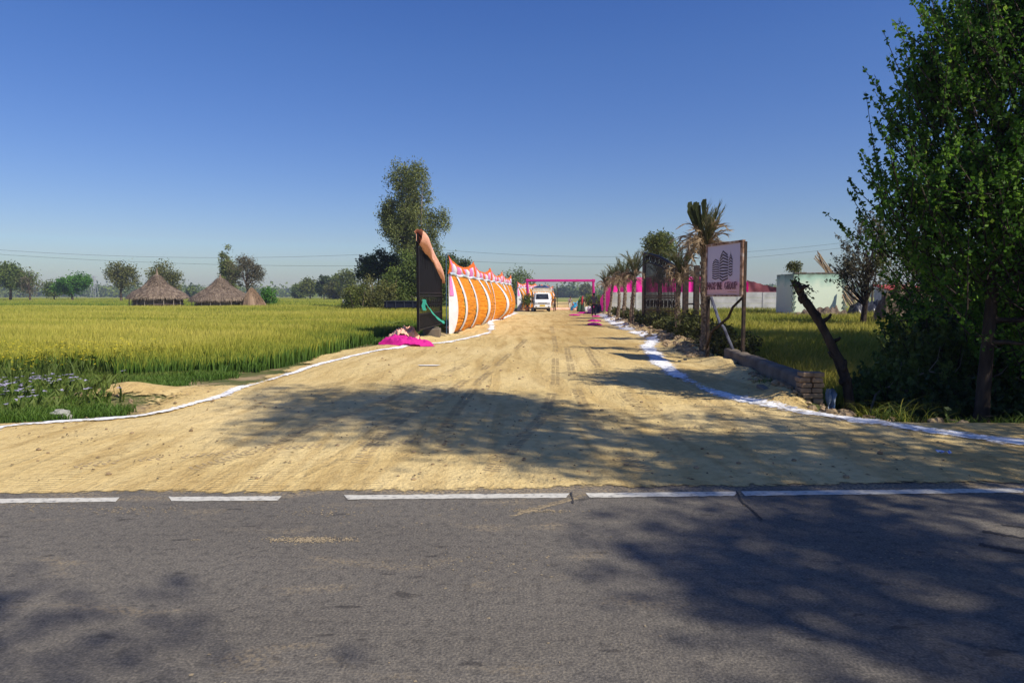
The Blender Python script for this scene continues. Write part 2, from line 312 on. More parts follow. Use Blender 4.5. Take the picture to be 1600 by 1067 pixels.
    m2 = n.new('ShaderNodeMath'); m2.operation = 'MULTIPLY_ADD'; m2.inputs[1].default_value = 1.6; L.new(g2.outputs['Fac'], m2.inputs[0]); L.new(m1.outputs[0], m2.inputs[2])
    bp = n.new('ShaderNodeBump'); bp.inputs['Strength'].default_value = .75; bp.inputs['Distance'].default_value = .035; L.new(m2.outputs[0], bp.inputs['Height']); L.new(bp.outputs[0], bs.inputs['Normal'])
    at = n.new('ShaderNodeAttribute'); at.attribute_name = 'rnd'; e1 = noi(14, 9); ea = n.new('ShaderNodeMath'); ea.operation = 'MULTIPLY_ADD'; ea.inputs[1].default_value = .55; L.new(e1.outputs['Fac'], ea.inputs[0]); L.new(at.outputs['Fac'], ea.inputs[2])
    er = ramp(n, [(.74, (0, 0, 0)), (.86, (1, 1, 1))]); L.new(ea.outputs[0], er.inputs[0]); tr = n.new('ShaderNodeBsdfTransparent'); ms = n.new('ShaderNodeMixShader'); L.new(er.outputs[0], ms.inputs[0]); L.new(tr.outputs[0], ms.inputs[1]); L.new(bs.outputs[0], ms.inputs[2]); L.new(ms.outputs[0], n['Material Output'].inputs[0])
    tag(mk('dirt_track', V, Fc, m, smooth=True, at=sa), kind='structure')
dirt()
# ------------------------------------------------------------ the tarmac road
def road():
    RZ = math.atan2(.29, 8.2)
    ys = np.array([-1.7, -1.55, 0, 2, 3, 4, 5, 5.6, 6.35, 6.5]); xs = np.linspace(-160, 160, 65)
    Y, Xg = np.meshgrid(ys, xs, indexing='ij'); Z = np.zeros_like(Y); Z[0] = -.05; Z[-1] = -.05; Z[-2] = -.012
    c, s_ = math.cos(RZ), math.sin(RZ); V = np.stack([Xg * c - Y * s_, Xg * s_ + Y * c, Z], -1).reshape(-1, 3); nx = len(xs)
    ii = np.arange((len(ys) - 1) * (nx - 1)); b = (ii // (nx - 1)) * nx + ii % (nx - 1); Fc = np.stack([b, b + 1, b + 1 + nx, b + nx], 1)
    m, n, L, bs = _new('asphalt'); tc = n.new('ShaderNodeTexCoord')
    def noi(sc_, de, st=(1, 1, 1), dist=0):
        mp = n.new('ShaderNodeMapping'); mp.inputs['Scale'].default_value = st; L.new(tc.outputs['Object'], mp.inputs[0]); q = n.new('ShaderNodeTexNoise'); q.inputs['Scale'].default_value = sc_; q.inputs['Detail'].default_value = de; q.inputs['Distortion'].default_value = dist
        L.new(mp.outputs[0], q.inputs['Vector']); return q
    def mix(a, b_, f, mode='MIX'):
        q = n.new('ShaderNodeMix'); q.data_type = 'RGBA'; q.blend_type = mode
        (L.new(f, q.inputs[0]) if hasattr(f, 'links') else setattr(q.inputs[0], 'default_value', f)); L.new(a, q.inputs[6]); L.new(b_, q.inputs[7]); return q.outputs[2]
    a = noi(.7, 6, (.5, 1, 1)); r = ramp(n, [(.3, (.115, .103, .085)), (.7, (.155, .140, .116))]); L.new(a.outputs['Fac'], r.inputs[0])
    g = noi(75, 3); rg = ramp(n, [(.3, (.52, .52, .53)), (.5, (.95, .95, .95)), (.72, (1.75, 1.7, 1.6))]); L.new(g.outputs['Fac'], rg.inputs[0])
    col = mix(r.outputs[0], rg.outputs[0], .75, 'MULTIPLY')
    g4 = noi(18, 5); rg4 = ramp(n, [(.32, (.62, .62, .63)), (.48, (1, 1, 1)), (.7, (1.2, 1.18, 1.14))]); L.new(g4.outputs['Fac'], rg4.inputs[0]); col = mix(col, rg4.outputs[0], .7, 'MULTIPLY')
    # dark oily spots
    s1 = noi(5.5, 3, (.55, 1.5, 1)); rs1 = ramp(n, [(.30, (.4, .4, .42)), (.345, (1, 1, 1))]); L.new(s1.outputs['Fac'], rs1.inputs[0]); col = mix(col, rs1.outputs[0], .75, 'MULTIPLY')
    # sand dust: heavier near the track edge, scattered patches elsewhere
    sp = n.new('ShaderNodeSeparateXYZ'); L.new(tc.outputs['Object'], sp.inputs[0])
    ed = n.new('ShaderNodeMapRange'); ed.inputs[1].default_value = 4.9; ed.inputs[2].default_value = 5.6; L.new(sp.outputs[1], ed.inputs[0])
    pw = n.new('ShaderNodeMath'); pw.operation = 'POWER'; pw.inputs[1].default_value = 2.2; L.new(ed.outputs[0], pw.inputs[0])
    d1 = noi(2.4, 9, (.55, 1.4, 1), .4); ad = n.new('ShaderNodeMath'); ad.operation = 'MULTIPLY_ADD'; ad.inputs[1].default_value = .34; L.new(pw.outputs[0], ad.inputs[0]); L.new(d1.outputs['Fac'], ad.inputs[2])
    rd = ramp(n, [(.585, (0, 0, 0)), (.82, (.8, .8, .8))]); L.new(ad.outputs[0], rd.inputs[0])
    g2 = noi(40, 4); rgg = ramp(n, [(.42, (0, 0, 0)), (.6, (1, 1, 1))]); L.new(g2.outputs['Fac'], rgg.inputs[0])
    fm = n.new('ShaderNodeMath'); fm.operation = 'MULTIPLY'; L.new(rd.outputs[0], fm.inputs[0]); L.new(rgg.outputs[0], fm.inputs[1])
    sand = n.new('ShaderNodeRGB'); sand.outputs[0].default_value = (.42, .32, .18, 1)
    col = mix(col, sand.outputs[0], fm.outputs[0])
    L.new(col, bs.inputs['Base Color']); bs.inputs['Roughness'].default_value = .8; bs.inputs['Specular IOR Level'].default_value = .25
    bp = n.new('ShaderNodeBump'); bp.inputs['Strength'].default_value = .55; bp.inputs['Distance'].default_value = .012
    ah = n.new('ShaderNodeMath'); ah.operation = 'ADD'; L.new(g.outputs['Fac'], ah.inputs[0]); L.new(g4.outputs['Fac'], ah.inputs[1]); L.new(ah.outputs[0], bp.inputs['Height']); L.new(bp.outputs[0], bs.inputs['Normal'])
    tag(mk('road', V, Fc, m), kind='structure')
    # painted edge line: dashes and one long run
    pm, n, L, b = _new('road_paint'); tc = n.new('ShaderNodeTexCoord'); q = n.new('ShaderNodeTexNoise'); q.inputs['Scale'].default_value = 22; q.inputs['Detail'].default_value = 6; L.new(tc.outputs['Object'], q.inputs['Vector'])
    rr = ramp(n, [(.3, (.22, .21, .19)), (.42, (.5, .48, .41)), (.7, (.64, .61, .52))]); L.new(q.outputs['Fac'], rr.inputs[0]); L.new(rr.outputs[0], b.inputs['Base Color']); b.inputs['Roughness'].default_value = .7
    mb = MB(); rs = np.random.RandomState(3)
    yc = lambda px: np.interp(px, [-600, 0, 260, 440, 540, 900, 1160, 1600, 2200], [790, 783, 780, 779, 777.5, 774.5, 771.5, 766.5, 760])
    for (a0, a1) in ((-600, -300), (-240, 187), (262, 440), (537, 890), (915, 1153), (1158, 1604), (1604, 2200)):
        nn = max(6, int((a1 - a0) / 9)); rows = []
        for i in range(nn + 1):
            px = a0 + (a1 - a0) * i / nn; t_ = G(px, yc(px) - 3.4); bt = G(px + (6 if i == 0 else -6 if i == nn else 0), yc(px) + 3.4)
            j1, j2 = rs.randn(2) * .004
            rows.append([(t_.x, t_.y + j1, .0045), (bt.x, bt.y + j2, .0045)])
        mb.grid(np.array(rows))
    tag(mb.build('painted_line', pm), kind='structure')
    # cracks, spilled sand patches, tyre print and grooves
    cm = flat('crack_grit', (.045, .042, .04), .95)
    mb = MB()
    def strip(pts, wd, z=.0035, rs=rs):
        rows = []
        pts = [G(*p) for p in pts]
        for i in range(len(pts) - 1):
            for k in range(8):
                p = pts[i].lerp(pts[i + 1], k / 8); d = (pts[i + 1] - pts[i]).normalized(); nrm = Vector((-d.y, d.x, 0)); ww = wd * (.5 + rs.rand()); p = p + nrm * rs.randn() * wd * .3
                rows.append([tuple(p + nrm * ww + Vector((0, 0, z))), tuple(p - nrm * ww + Vector((0, 0, z)))])
        return np.array(rows)
    mb.grid(strip([(1150, 768), (1160, 785), (1178, 800), (1192, 815)], .008, .0065)); mb.grid(strip([(892, 770), (896, 790)], .007, .0065))
    mb.grid(strip([(1565, 820), (1590, 823), (1625, 828)], .014)); mb.grid(strip([(1535, 830), (1580, 838), (1640, 848)], .02)); mb.grid(strip([(1530, 850), (1570, 858), (1640, 870)], .028))
    tag(mb.build('road_crack', cm), kind='structure')
    sm_ = noisemat('spilled_sand', [(.3, (.22, .18, .12)), (.7, (.36, .28, .17))], 30, .95, .4)
    mb = MB()
    def blob(c, rx, ry, n_=26, z=.004):
        an = np.linspace(0, 2 * math.pi, n_, endpoint=False); rr = 1 + (rs.rand(n_) - .5) * .5
        V = [(c.x, c.y, z)] + [(c.x + rx * r_ * math.cos(a_), c.y + ry * r_ * math.sin(a_), z - .0025) for a_, r_ in zip(an, rr)]
        mb.add(V, [(0, 1 + i, 1 + (i + 1) % n_) for i in range(n_)])
    for (px, py, w_, dens) in ((487, 843, .24, 420), (760, 877, .5, 60), (845, 798, .22, 130), (200, 797, .42, 110), (510, 800, .3, 60), (305, 843, .03, 4), (60, 790, .3, 50), (1420, 870, .3, 40), (700, 800, .9, 60), (1300, 790, .9, 50), (1100, 1000, 1.0, 10), (420, 1040, .7, 8), (900, 930, 1.1, 8)):
        c = G(px, py)
        for k in range(dens):
            p = c + Vector((rs.randn() * w_ * .55, rs.randn() * w_ * (.12 if dens > 100 else .25), 0))
            blob(p, .003 + .010 * rs.rand()**2, .003 + .006 * rs.rand(), 7, .0038 + .002 * rs.rand())
    for k in range(5):      # tyre tread prints carried off the sand
        for j in range(22):
            t = j / 21; p = G(800 + 100 * t + k * 4, 806 - 27 * t - k * 2.0 + (2 - abs(k - 2))) + Vector((rs.randn() * .005, rs.randn() * .005, 0))
            blob(p, .018, .007, 7, .0038 + .001 * rs.rand())
    tag(mb.build('spilled_sand', sm_), 'pale sand grains spilled over the grey tarmac', 'sand', kind='stuff')
road()
# ------------------------------------------------------------ chalk lines
def chalk(name, pts, wfn, label):
    m, n, L, b = _new('chalk_powder'); b.inputs['Roughness'].default_value = 1; b.inputs['Specular IOR Level'].default_value = .05
    tc = n.new('ShaderNodeTexCoord'); q = n.new('ShaderNodeTexNoise'); q.inputs['Scale'].default_value = 16; q.inputs['Detail'].default_value = 8; L.new(tc.outputs['Object'], q.inputs['Vector'])
    at = n.new('ShaderNodeAttribute'); at.attribute_name = 'rnd'
    ad = n.new('ShaderNodeMath'); ad.operation = 'ADD'; L.new(q.outputs['Fac'], ad.inputs[0]); L.new(at.outputs['Fac'], ad.inputs[1])
    r = ramp(n, [(.62, (0, 0, 0)), (.90, (1, 1, 1))]); L.new(ad.outputs[0], r.inputs[0])
    rc = ramp(n, [(.3, (.66, .64, .60)), (.6, (.9, .9, .89))]); L.new(q.outputs['Fac'], rc.inputs[0]); L.new(rc.outputs[0], b.inputs['Base Color'])
    tr = n.new('ShaderNodeBsdfTransparent'); mx = n.new('ShaderNodeMixShader'); L.new(r.outputs[0], mx.inputs[0]); L.new(tr.outputs[0], mx.inputs[1]); L.new(b.outputs[0], mx.inputs[2]); L.new(mx.outputs[0], n['Material Output'].inputs[0])
    P = []; rs = np.random.RandomState(5)
    W = [G(*p) for p in pts]; D = [0]
    for i in range(1, len(W)): D.append(D[-1] + (W[i] - W[i - 1]).length)
    D = np.array(D); S = np.arange(0, D[-1], .09); xs = np.interp(S, D, [p.x for p in W]); ys = np.interp(S, D, [p.y for p in W])
    k = np.ones(7) / 7; xs[3:-3] = np.convolve(xs, k, 'valid'); ys[3:-3] = np.convolve(ys, k, 'valid')
    dx = np.gradient(xs); dy = np.gradient(ys); l = np.hypot(dx, dy); nx, ny = -dy / l, dx / l
    wd = np.array([wfn(y) for y in ys]) * (.75 + .6 * vn(S * 1.3, S * 0 + 2)); cols = [-1.6, -1, -.6, 0, .6, 1, 1.6]; al = [-.05, .12, .38, .5, .38, .12, -.05]
    a_ = []; gap = np.where(vn(S * .9, S * 0 + 8) < .22, -.26, 0) + .22 * (vn(S * 4, S * 0 + 3) - .45)
    for c_, aa in zip(cols, al):
        Xc = xs + nx * c_ * wd; Yc = ys + ny * c_ * wd; Zc = DZ(Xc, Yc) + .006 + .02 * np.clip(Yc / 40, 0, 1) + (.006 if abs(c_) < .7 else 0); P.append(np.stack([Xc, Yc, Zc], -1)); a_.append(aa + gap)
    P = np.stack(P, 1); mb = MB(); mb.grid(P, rnd=np.stack(a_, 1)); o = mb.build(name, m, smooth=True); tag(o, kind='structure')
chalk('chalk_line', LCH, lambda y: .05 + .0030 * y, '')
chalk('chalk_line', RCH[::-1], lambda y: .125 + .0055 * y, '')
mb = MB()
mb.grid(np.array([[(G(655 + 5 * i, 572).x, G(660, 573 + (1.5 if i in (0, 7) else 2.5)).y + .12, .05), (G(655 + 5 * i, 572).x, G(660, 573).y - .05, .05)] for i in range(8)]))
tag(mb.build('chalk_patch', flat('chalk', (.8, .78, .72), 1)), kind='structure')

# ------------------------------------------------------------ blades (numpy)
def blades(name, P, h, wd, lean, mat, label, cat, tbase, ttop, seed=1, parent=None):
    rs = np.random.RandomState(seed); N = len(P); a = rs.rand(N) * 2 * math.pi
    dx = np.cos(a) * wd / 2; dy = np.sin(a) * wd / 2
    # mostly face the open side so that blades show their width
    la = rs.rand(N) * 2 * math.pi; ll = lean * h * (.3 + rs.rand(N)); lx = np.cos(la) * ll; ly = np.sin(la) * ll; lx += .25 * lean * h
    z0 = P[:, 2]; V = np.zeros((N, 5, 3))
    V[:, 0] = np.stack([P[:, 0] - dx, P[:, 1] - dy, z0], 1); V[:, 1] = np.stack([P[:, 0] + dx, P[:, 1] + dy, z0], 1)
    V[:, 2] = np.stack([P[:, 0] + dx * 1.1 + lx * .35, P[:, 1] + dy * 1.1 + ly * .35, z0 + h * .62], 1); V[:, 3] = np.stack([P[:, 0] - dx * 1.1 + lx * .35, P[:, 1] - dy * 1.1 + ly * .35, z0 + h * .62], 1)
    V[:, 4] = np.stack([P[:, 0] + lx, P[:, 1] + ly, z0 + h], 1)
    at = np.zeros((N, 5)); j = (rs.rand(N) - .5) * .25; at[:, :2] = (tbase + j * .5)[:, None]; at[:, 2:4] = ((tbase + ttop) / 2 + j)[:, None]; at[:, 4] = ttop + j
    b = np.arange(N) * 5; q = np.stack([b, b + 1, b + 2, b + 3], 1); t = np.stack([b + 3, b + 2, b + 4, b + 4], 1)
    # triangles as separate polygons
    me = bpy.data.meshes.new(name); me.vertices.add(N * 5); me.vertices.foreach_set('co', V.astype(np.float32).ravel())
    me.loops.add(N * 7); li = np.concatenate([q, t[:, :3]], 1).astype(np.int32); me.loops.foreach_set('vertex_index', li.ravel())
    me.polygons.add(N * 2); ls = np.stack([np.arange(N) * 7, np.arange(N) * 7 + 4], 1).astype(np.int32).ravel(); lt = np.tile([4, 3], N).astype(np.int32)
    me.polygons.foreach_set('loop_start', ls); me.polygons.foreach_set('loop_total', lt); me.update(calc_edges=True)
    me.materials.append(mat); aa = me.attributes.new('rnd', 'FLOAT', 'POINT'); aa.data.foreach_set('value', np.clip(at, 0, 1).astype(np.float32).ravel())
    o = bpy.data.objects.new(name, me); C.objects.link(o); o.parent = parent
    if label: tag(o, label, cat, kind='stuff')
    return o
def scatter(n, y0, y1, xl, xr, seed, power=1.):
    rs = np.random.RandomState(seed); # density falls with distance
    u = rs.rand(n); y = y0 * (y1 / y0)**(u**power); a = xl(y); b = xr(y); x = a + (b - a) * rs.rand(n); return x, y
WE_Y = [13.0, 13.6, 15, 20, 26, 31, 40, 66]; WE_X = [-8.5, -6.4, -5.2, -4.9, -4.5, -4.4, -3.6, -1.5]
# left wheat field
x, y = scatter(230000, 13.0, 67, lambda y: -.80 * y - 3, lambda y: np.interp(y, WE_Y, WE_X), 11, .8)
k = y > 13.45 + (fbm(x * .8, y * 0) - .5) * 1.2; x, y = x[k], y[k]
D_ = y; hh = (.52 + .22 * fbm(x * .25, y * .25) + .1 * np.random.RandomState(1).rand(len(x))) * np.where(y < 14.6, .92, 1)
toward = sm((np.interp(y, WE_Y, WE_X) - x) / 2.5); hh = hh * (.62 + .38 * toward) * (.78 + .44 * fbm(x * .09 + 5, y * .22)) * (1 - .5 * np.exp(-((y - 30.5 - .06 * x) / .4)**2) - .4 * np.exp(-((y - 45 + .04 * x) / .5)**2))
tt = .62 + .7 * (fbm(x * .12 + 3, y * .5 + 7) - .5) + .32 * toward - .12
blades('wheat_field', np.stack([x, y, H(x, y) - .03], 1), hh, .011 + .00055 * D_, .22, M['wheat'], 'ripening yellow green wheat filling the field left of the track', 'wheat', .12, tt, 3)
# canopy below the ears, keeps far rows closed
def canopy(name, y0, y1, xl, xr, z, stops, label):
    ys = np.geomspace(y0, y1, 60); t = np.linspace(0, 1, 60); Y, T = np.meshgrid(ys, t, indexing='ij'); Xg = xl(Y) + (xr(Y) - xl(Y)) * T
    Z = z + .12 * fbm(Xg * .4, Y * .4); m = noisemat(name, stops, 1.2, .95, 1, 6, bdist=.1)
    mb = MB(); mb.grid(np.stack([Xg, Y, Z], -1)); return mb.build(name, m, smooth=True)
o = canopy('wheat_canopy', 24, 67, lambda y: -.80 * y - 3, lambda y: np.interp(y, WE_Y, WE_X) - .9, .27, [(.35, (.09, .13, .02)), (.65, (.2, .22, .035))], ''); tag(o, 'dense lower leaves of the near wheat left of the track', 'wheat', kind='stuff')
xr2 = lambda y: np.interp(y, [74, 100, 200], [-16, -10, -20])
x, y = scatter(70000, 74, 230, lambda y: -.80 * y - 3, xr2, 12, .9)
blades('far_wheat_field', np.stack([x, y, x * 0 + .0], 1), .55 + .25 * fbm(x * .05, y * .2), .05 + .0004 * y, .2, M['wheat'], 'distant band of yellow green wheat behind the thatched huts', 'wheat', .2, .60 + .6 * (fbm(x * .02 + 3, y * .09) - .5), 4)
o = canopy('far_wheat_canopy', 74, 260, lambda y: -.80 * y - 3, xr2, .36, [(.35, (.13, .17, .025)), (.65, (.28, .28, .05))], ''); tag(o, 'lower leaves of the far wheat beyond the huts', 'wheat', kind='stuff')
# right field of tall weeds
exr = lambda y: np.interp(y, [12, 17, 23, 36, 48], [5.6, 6.3, 7.1, 8.2, 9.2])
x, y = scatter(110000, 12.5, 48, exr, lambda y: .86 * y + 4, 13, .85)
hh = (.55 + .5 * fbm(x * .35, y * .35) + .15 * np.random.RandomState(2).rand(len(x))) * sm((x - exr(y)) / 1.0 + .5) * np.interp(y, [12, 18, 25], [.6, .8, .95])
blades('weed_field', np.stack([x, y, H(x, y) - .03], 1), hh, .014 + .0006 * y, .4, M['weed'], 'tall yellow green weeds covering the field in front of the boundary wall', 'weeds', .12, .92 + .7 * (fbm(x * .3, y * .3) - .5), 5)
o = canopy('weed_canopy', 20, 48, lambda y: exr(y) + 1.2, lambda y: .86 * y + 4, .12, [(.35, (.08, .11, .02)), (.65, (.2, .2, .035))], ''); tag(o, 'matted lower growth of the weed field on the right', 'weeds', kind='stuff')
# grass verge left: clumpy, with bare mound
rs = np.random.RandomState(21); n_ = 90000; x = -11.5 + 9 * rs.rand(n_); y = 7.9 + 7.5 * rs.rand(n_)**1.1
d_ = XL(y) - x; mh = np.exp(-((x - mnd.x + .25 * (y - mnd.y)) / 1.2)**2 - ((y - mnd.y) / .62)**2) + np.exp(-((x - mnd.x - 1.3) / .9)**2 - ((y - mnd.y - .6) / .55)**2)
cl = fbm(x * 1.6, y * 1.6); k = (d_ * np.where(y < 11, .45, 1) > .06 + (cl - .5) * .5) & ((mh < .42 + (cl - .5) * 1.1) | (y < mnd.y - .42 + (cl - .5) * .5)) & (cl > .36) & (y < 13.9) & ((d_ > .8 + (cl - .5) * 2) | (y < 10.5)); x, y = x[k], y[k]
blades('grass_verge', np.stack([x, y, H(x, y) - .03], 1), .06 + .12 * fbm(x * 1.5, y * 1.5), .010, .6, M['grass'], 'short green grass on the verge between the wheat and the white line', 'grass', .3, .4 + .7 * fbm(x * .9, y * .9), 6)
# verge along the track further away
rs = np.random.RandomState(22); n_ = 26000; y = 13.5 + 50 * rs.rand(n_)**1.6; x = XL(y) - .5 - 2.2 * rs.rand(n_)
k = (x > np.interp(y, WE_Y, WE_X) - .8) & (fbm(x * 1.2, y * 1.2) > .42); x, y = x[k], y[k]
blades('track_side_grass', np.stack([x, y, H(x, y) - .03], 1), .1 + .2 * fbm(x, y), .012 + .0005 * y, .5, M['grass'], 'ragged green grass along the left edge of the sandy track', 'grass', .2, .45 + .4 * fbm(x * .9, y * .9), 7)
# right ditch ground cover
rs = np.random.RandomState(23); n_ = 42000; x = 4.3 + 9 * rs.rand(n_); y = 8.6 + 6.5 * rs.rand(n_)
k = (fbm(x * 1.3, y * 1.3) > .47) & (x > np.interp(y, [8.6, 9.2, 10.3, 15], [5.2, 4.7, 4.6, 5.4])) & (y > 8.75 + .2 * vn(x * 3, y)); x, y = x[k], y[k]
blades('ditch_grass', np.stack([x, y, H(x, y) - .03], 1), .1 + .38 * fbm(x * .8, y * .8)**1.5, .015, .8, M['weed'], 'shaded grass and weeds in the ditch under the big tree', 'grass', .05, .35 + .7 * (fbm(x, y) - .4), 8)
# yellow mustard flowers and stalks
rs = np.random.RandomState(24); n_ = 2600; x = -14.5 + 7.6 * rs.rand(n_)**.8; y = 11.2 + 3.4 * rs.rand(n_)
k = x < -7.1 - .5 * (14.5 - y); x, y = x[k], y[k]
mb = MB(); stems = []; rs2 = np.random.RandomState(5)
st = blades('mustard_leaves', np.stack([x, y, H(x, y) - .02], 1), .2 + .35 * rs.rand(len(x)), .018, .5, M['leaf_mid'], 'dark green mustard leaves at the left edge of the wheat', 'mustard plants', .2, .6, 9)
n3 = 1500; x = -14.5 + 7.6 * rs.rand(n3)**.8; y = 11.4 + 3.4 * rs.rand(n3); k = x < -7.2 - .5 * (14.5 - y); x, y = x[k], y[k]
V = []; Fq = []
def flowers(name, x, y, z, size, mat, label, cat, petals=4, per=1):
    rs = np.random.RandomState(31); N = len(x); ang = rs.rand(N) * 6.28; V = []; 
    out = []
    for p in range(petals):
        a = ang + p * 2 * math.pi / petals; c, s_ = np.cos(a), np.sin(a); tz = (rs.rand(N) - .3) * .6; s = size * (.7 + .6 * rs.rand(N))
        base = np.stack([x, y, z], 1); tip = base + np.stack([c * s, s_ * s, tz * s], 1); l = base + np.stack([c * s * .5 - s_ * s * .45, s_ * s * .5 + c * s * .45, tz * s * .5], 1); r_ = base + np.stack([c * s * .5 + s_ * s * .45, s_ * s * .5 - c * s * .45, tz * s * .5], 1)
        out.append(np.stack([base, l, tip, r_], 1))
    V = np.concatenate(out).reshape(-1, 3); Fc = np.arange(len(V)).reshape(-1, 4)
    return tag(mk(name, V, Fc, mat, at=np.repeat(rs.rand(len(Fc)), 4)), label, cat, kind='stuff')
M['mustard'] = leafmat('mustard_petal', [(0, (.55, .45, .02)), (1, (.8, .68, .04))], .2)
M['purple'] = leafmat('lilac_petal', [(0, (.3, .27, .42)), (1, (.6, .55, .70))], .2)
flowers('mustard_flowers', x, y, H(x, y) + .28 + .4 * rs.rand(len(x)), .034, M['mustard'], 'small yellow mustard flowers at the left edge of the wheat', 'flowers')
rs = np.random.RandomState(25); n3 = 1500; x = -10.6 + 5.0 * rs.rand(n3)**.9; y = 8.9 + 2.7 * rs.rand(n3); k = (x < -6.2 - .6 * np.abs(y - 9.9) + .8 * vn(x * 2, y * 2)) & (vn(x * 1.8, y * 1.8) > .42); x, y = x[k], y[k]
blades('flower_bed_leaves', np.stack([x, y, H(x, y) - .02], 1), .12 + .16 * rs.rand(len(x)), .03, .7, M['leaf_mid'], 'leafy stems of the lilac flowering weeds at the left edge', 'plants', .3, .8, 10)
k = (x < -7.4) & (rs.rand(len(x)) < .45) & (fbm(x * 2.5, y * 2.5) > .5) | (rs.rand(len(x)) < .07); x, y = x[k], y[k]
flowers('lilac_flowers', x, y, H(x, y) + .14 + .15 * rs.rand(len(x)), .04, M['purple'], 'pale lilac flowers in the weeds left of the dirt mound', 'flowers', 6)

# ------------------------------------------------------------ trees
def rhomb(P, size, rs, up=.0, aspect=.55, droop=0):
    N = len(P); d = rs.randn(N, 3); d[:, 2] += up; d /= np.linalg.norm(d, axis=1)[:, None]
    e = rs.randn(N, 3); e -= (e * d).sum(1)[:, None] * d; e /= np.linalg.norm(e, axis=1)[:, None]
    s = (size * (.65 + .7 * rs.rand(N)))[:, None]; nrm = np.cross(d, e)
    V = np.stack([P - d * s * .5, P + e * s * aspect * .5 + nrm * s * .06, P + d * s * .5, P - e * s * aspect * .5 + nrm * s * .06], 1)
    return V.reshape(-1, 3), np.arange(N * 4).reshape(-1, 4)
def tree(name, label, base, ell, n_cl, per, cr, leaf, lm, bark='bark', tr=.15, th=None, seed=1, group=None, cat='tree', twig=0., limbs=14, lean=(0, 0), up=.0, flatz=1., aspect=.55, gap=.35, forks=1, stems=None):
    rs = np.random.RandomState(seed); bx, by, bz = base; root = thing(name, label, cat, base, group)
    top = max(e[2] + e[5] for e in ell); th = th or top * .82
    vol = np.array([e[3] * e[4] * e[5] for e in ell])**.8; pr = vol / vol.sum(); Cn = []
    while len(Cn) < n_cl:
        e = ell[rs.choice(len(ell), p=pr)]; d = rs.randn(3); d /= np.linalg.norm(d); r = rs.rand()**(1 / 2.4)
        p = np.array([e[0], e[1], e[2]]) + d * r * np.array(e[3:6])
        if vn(p[0] * 1.1 / max(cr, .2) * .35 + seed, p[2] * .9 / max(cr, .2) * .35 + p[1]) < gap * rs.rand() * 1.6: continue
        Cn.append(p)
    Cn = np.array(Cn)
    tb = MB(); nst = stems or 1
    for s_i in range(nst):
        off = np.array([0, 0]) if nst == 1 else (rs.rand(2) - .5) * tr * 5
        tp = [(bx + off[0] * (1 + 2 * t) + lean[0] * t + math.sin(t * 5 + seed) * .08 * tr * 6, by + off[1] * (1 + 2 * t) + lean[1] * t, bz - .15 + t * (th + .15)) for t in np.linspace(0, 1, 9)]
        tb.tube(tp, [tr * (1.25 if i == 0 else 1 - .85 * (i / 8)) / (nst**.5) for i in range(9)], 8)
    idx = rs.choice(len(Cn), min(limbs, len(Cn)), replace=False)
    for i in idx:
        c = Cn[i] + np.array(base); z0 = min(th * (.35 + .5 * rs.rand()), c[2] - bz - .05 * th); z0 = max(z0, .15 * th); t = z0 / th
        p0 = Vector((bx + lean[0] * t, by + lean[1] * t, bz + z0)); p1 = Vector(c); mid = p0.lerp(p1, .5) + Vector((0, 0, -.1 * (p1 - p0).length)) + Vector(rs.randn(3)) * .05 * (p1 - p0).length
        r0 = tr * (1 - .8 * t) * .5; tb.tube([p0, p0.lerp(mid, .5) + Vector(rs.randn(3)) * .03, mid, mid.lerp(p1, .5), p1], [r0, r0 * .75, r0 * .55, r0 * .35, r0 * .12], 5, cap=False)
    P = []; Rn = []
    ctr = np.array([np.average([e[k] for e in ell], weights=vol) for k in range(3)])
    cl_r = rs.rand(len(Cn))
    if twig:
        twb = MB()
        for i, c in enumerate(Cn):
            out = c - ctr; out[2] *= .3; out = out / (np.linalg.norm(out) + .3); d = out * .6 + np.array([0, 0, up]) + rs.randn(3) * .35; d /= np.linalg.norm(d)
            t = rs.rand(per); L_ = twig * (.6 + .8 * rs.rand()); curve = np.array([0, 0, .25 * L_]); q = c + np.outer(t - .3, d) * L_ + np.outer(t * t, curve) + rs.randn(per, 3) * (cr * (1.15 - t))[:, None]
            P.append(q); Rn.append(np.clip(.55 * cl_r[i] + .45 * rs.rand(per), 0, 1))
            pts = [Vector(c + d * L_ * (tt - .3) + curve * tt * tt) + Vector(base) for tt in (-.2, .3, .65, 1)]
            tb.tube(pts, [.012, .009, .006, .003], 3, cap=False)
    else:
        for i, c in enumerate(Cn):
            q = c + rs.randn(per, 3) * np.array([1, 1, flatz]) * cr * .6; P.append(q); Rn.append(np.clip(.6 * cl_r[i] + .4 * rs.rand(per), 0, 1))
    tb.build('trunk', M[bark], root, smooth=True)
    P = np.concatenate(P) + np.array(base); Rn = np.concatenate(Rn); k = P[:, 2] > bz + .05; P, Rn = P[k], Rn[k]
    V, Fc = rhomb(P, leaf, rs, aspect=aspect, up=-.3 if aspect < .4 else 0); mk('crown', V, Fc, M[lm], root, at=np.repeat(Rn, 4))
    return root
def ft(name, label, px, top, D, wpx, crown0, lm, seed, bark='bark', zb=0., **kw):     # free-standing tree described by its place
    x0 = X(px, D); Ht = A(px, top, D).z - zb; wm = wpx / F * D / 2; c0 = crown0 * Ht
    e = kw.pop('ell', None) or [(0, 0, (c0 + Ht) / 2, wm, wm, (Ht - c0) / 2)]
    a = dict(n_cl=60, per=60, cr=wm * .3, leaf=max(.12, .0022 * D), tr=.06 * wm + .08, limbs=12); a.update(kw)
    return tree(name, label, (x0, D, zb), e, lm=lm, bark=bark, seed=seed, **a)
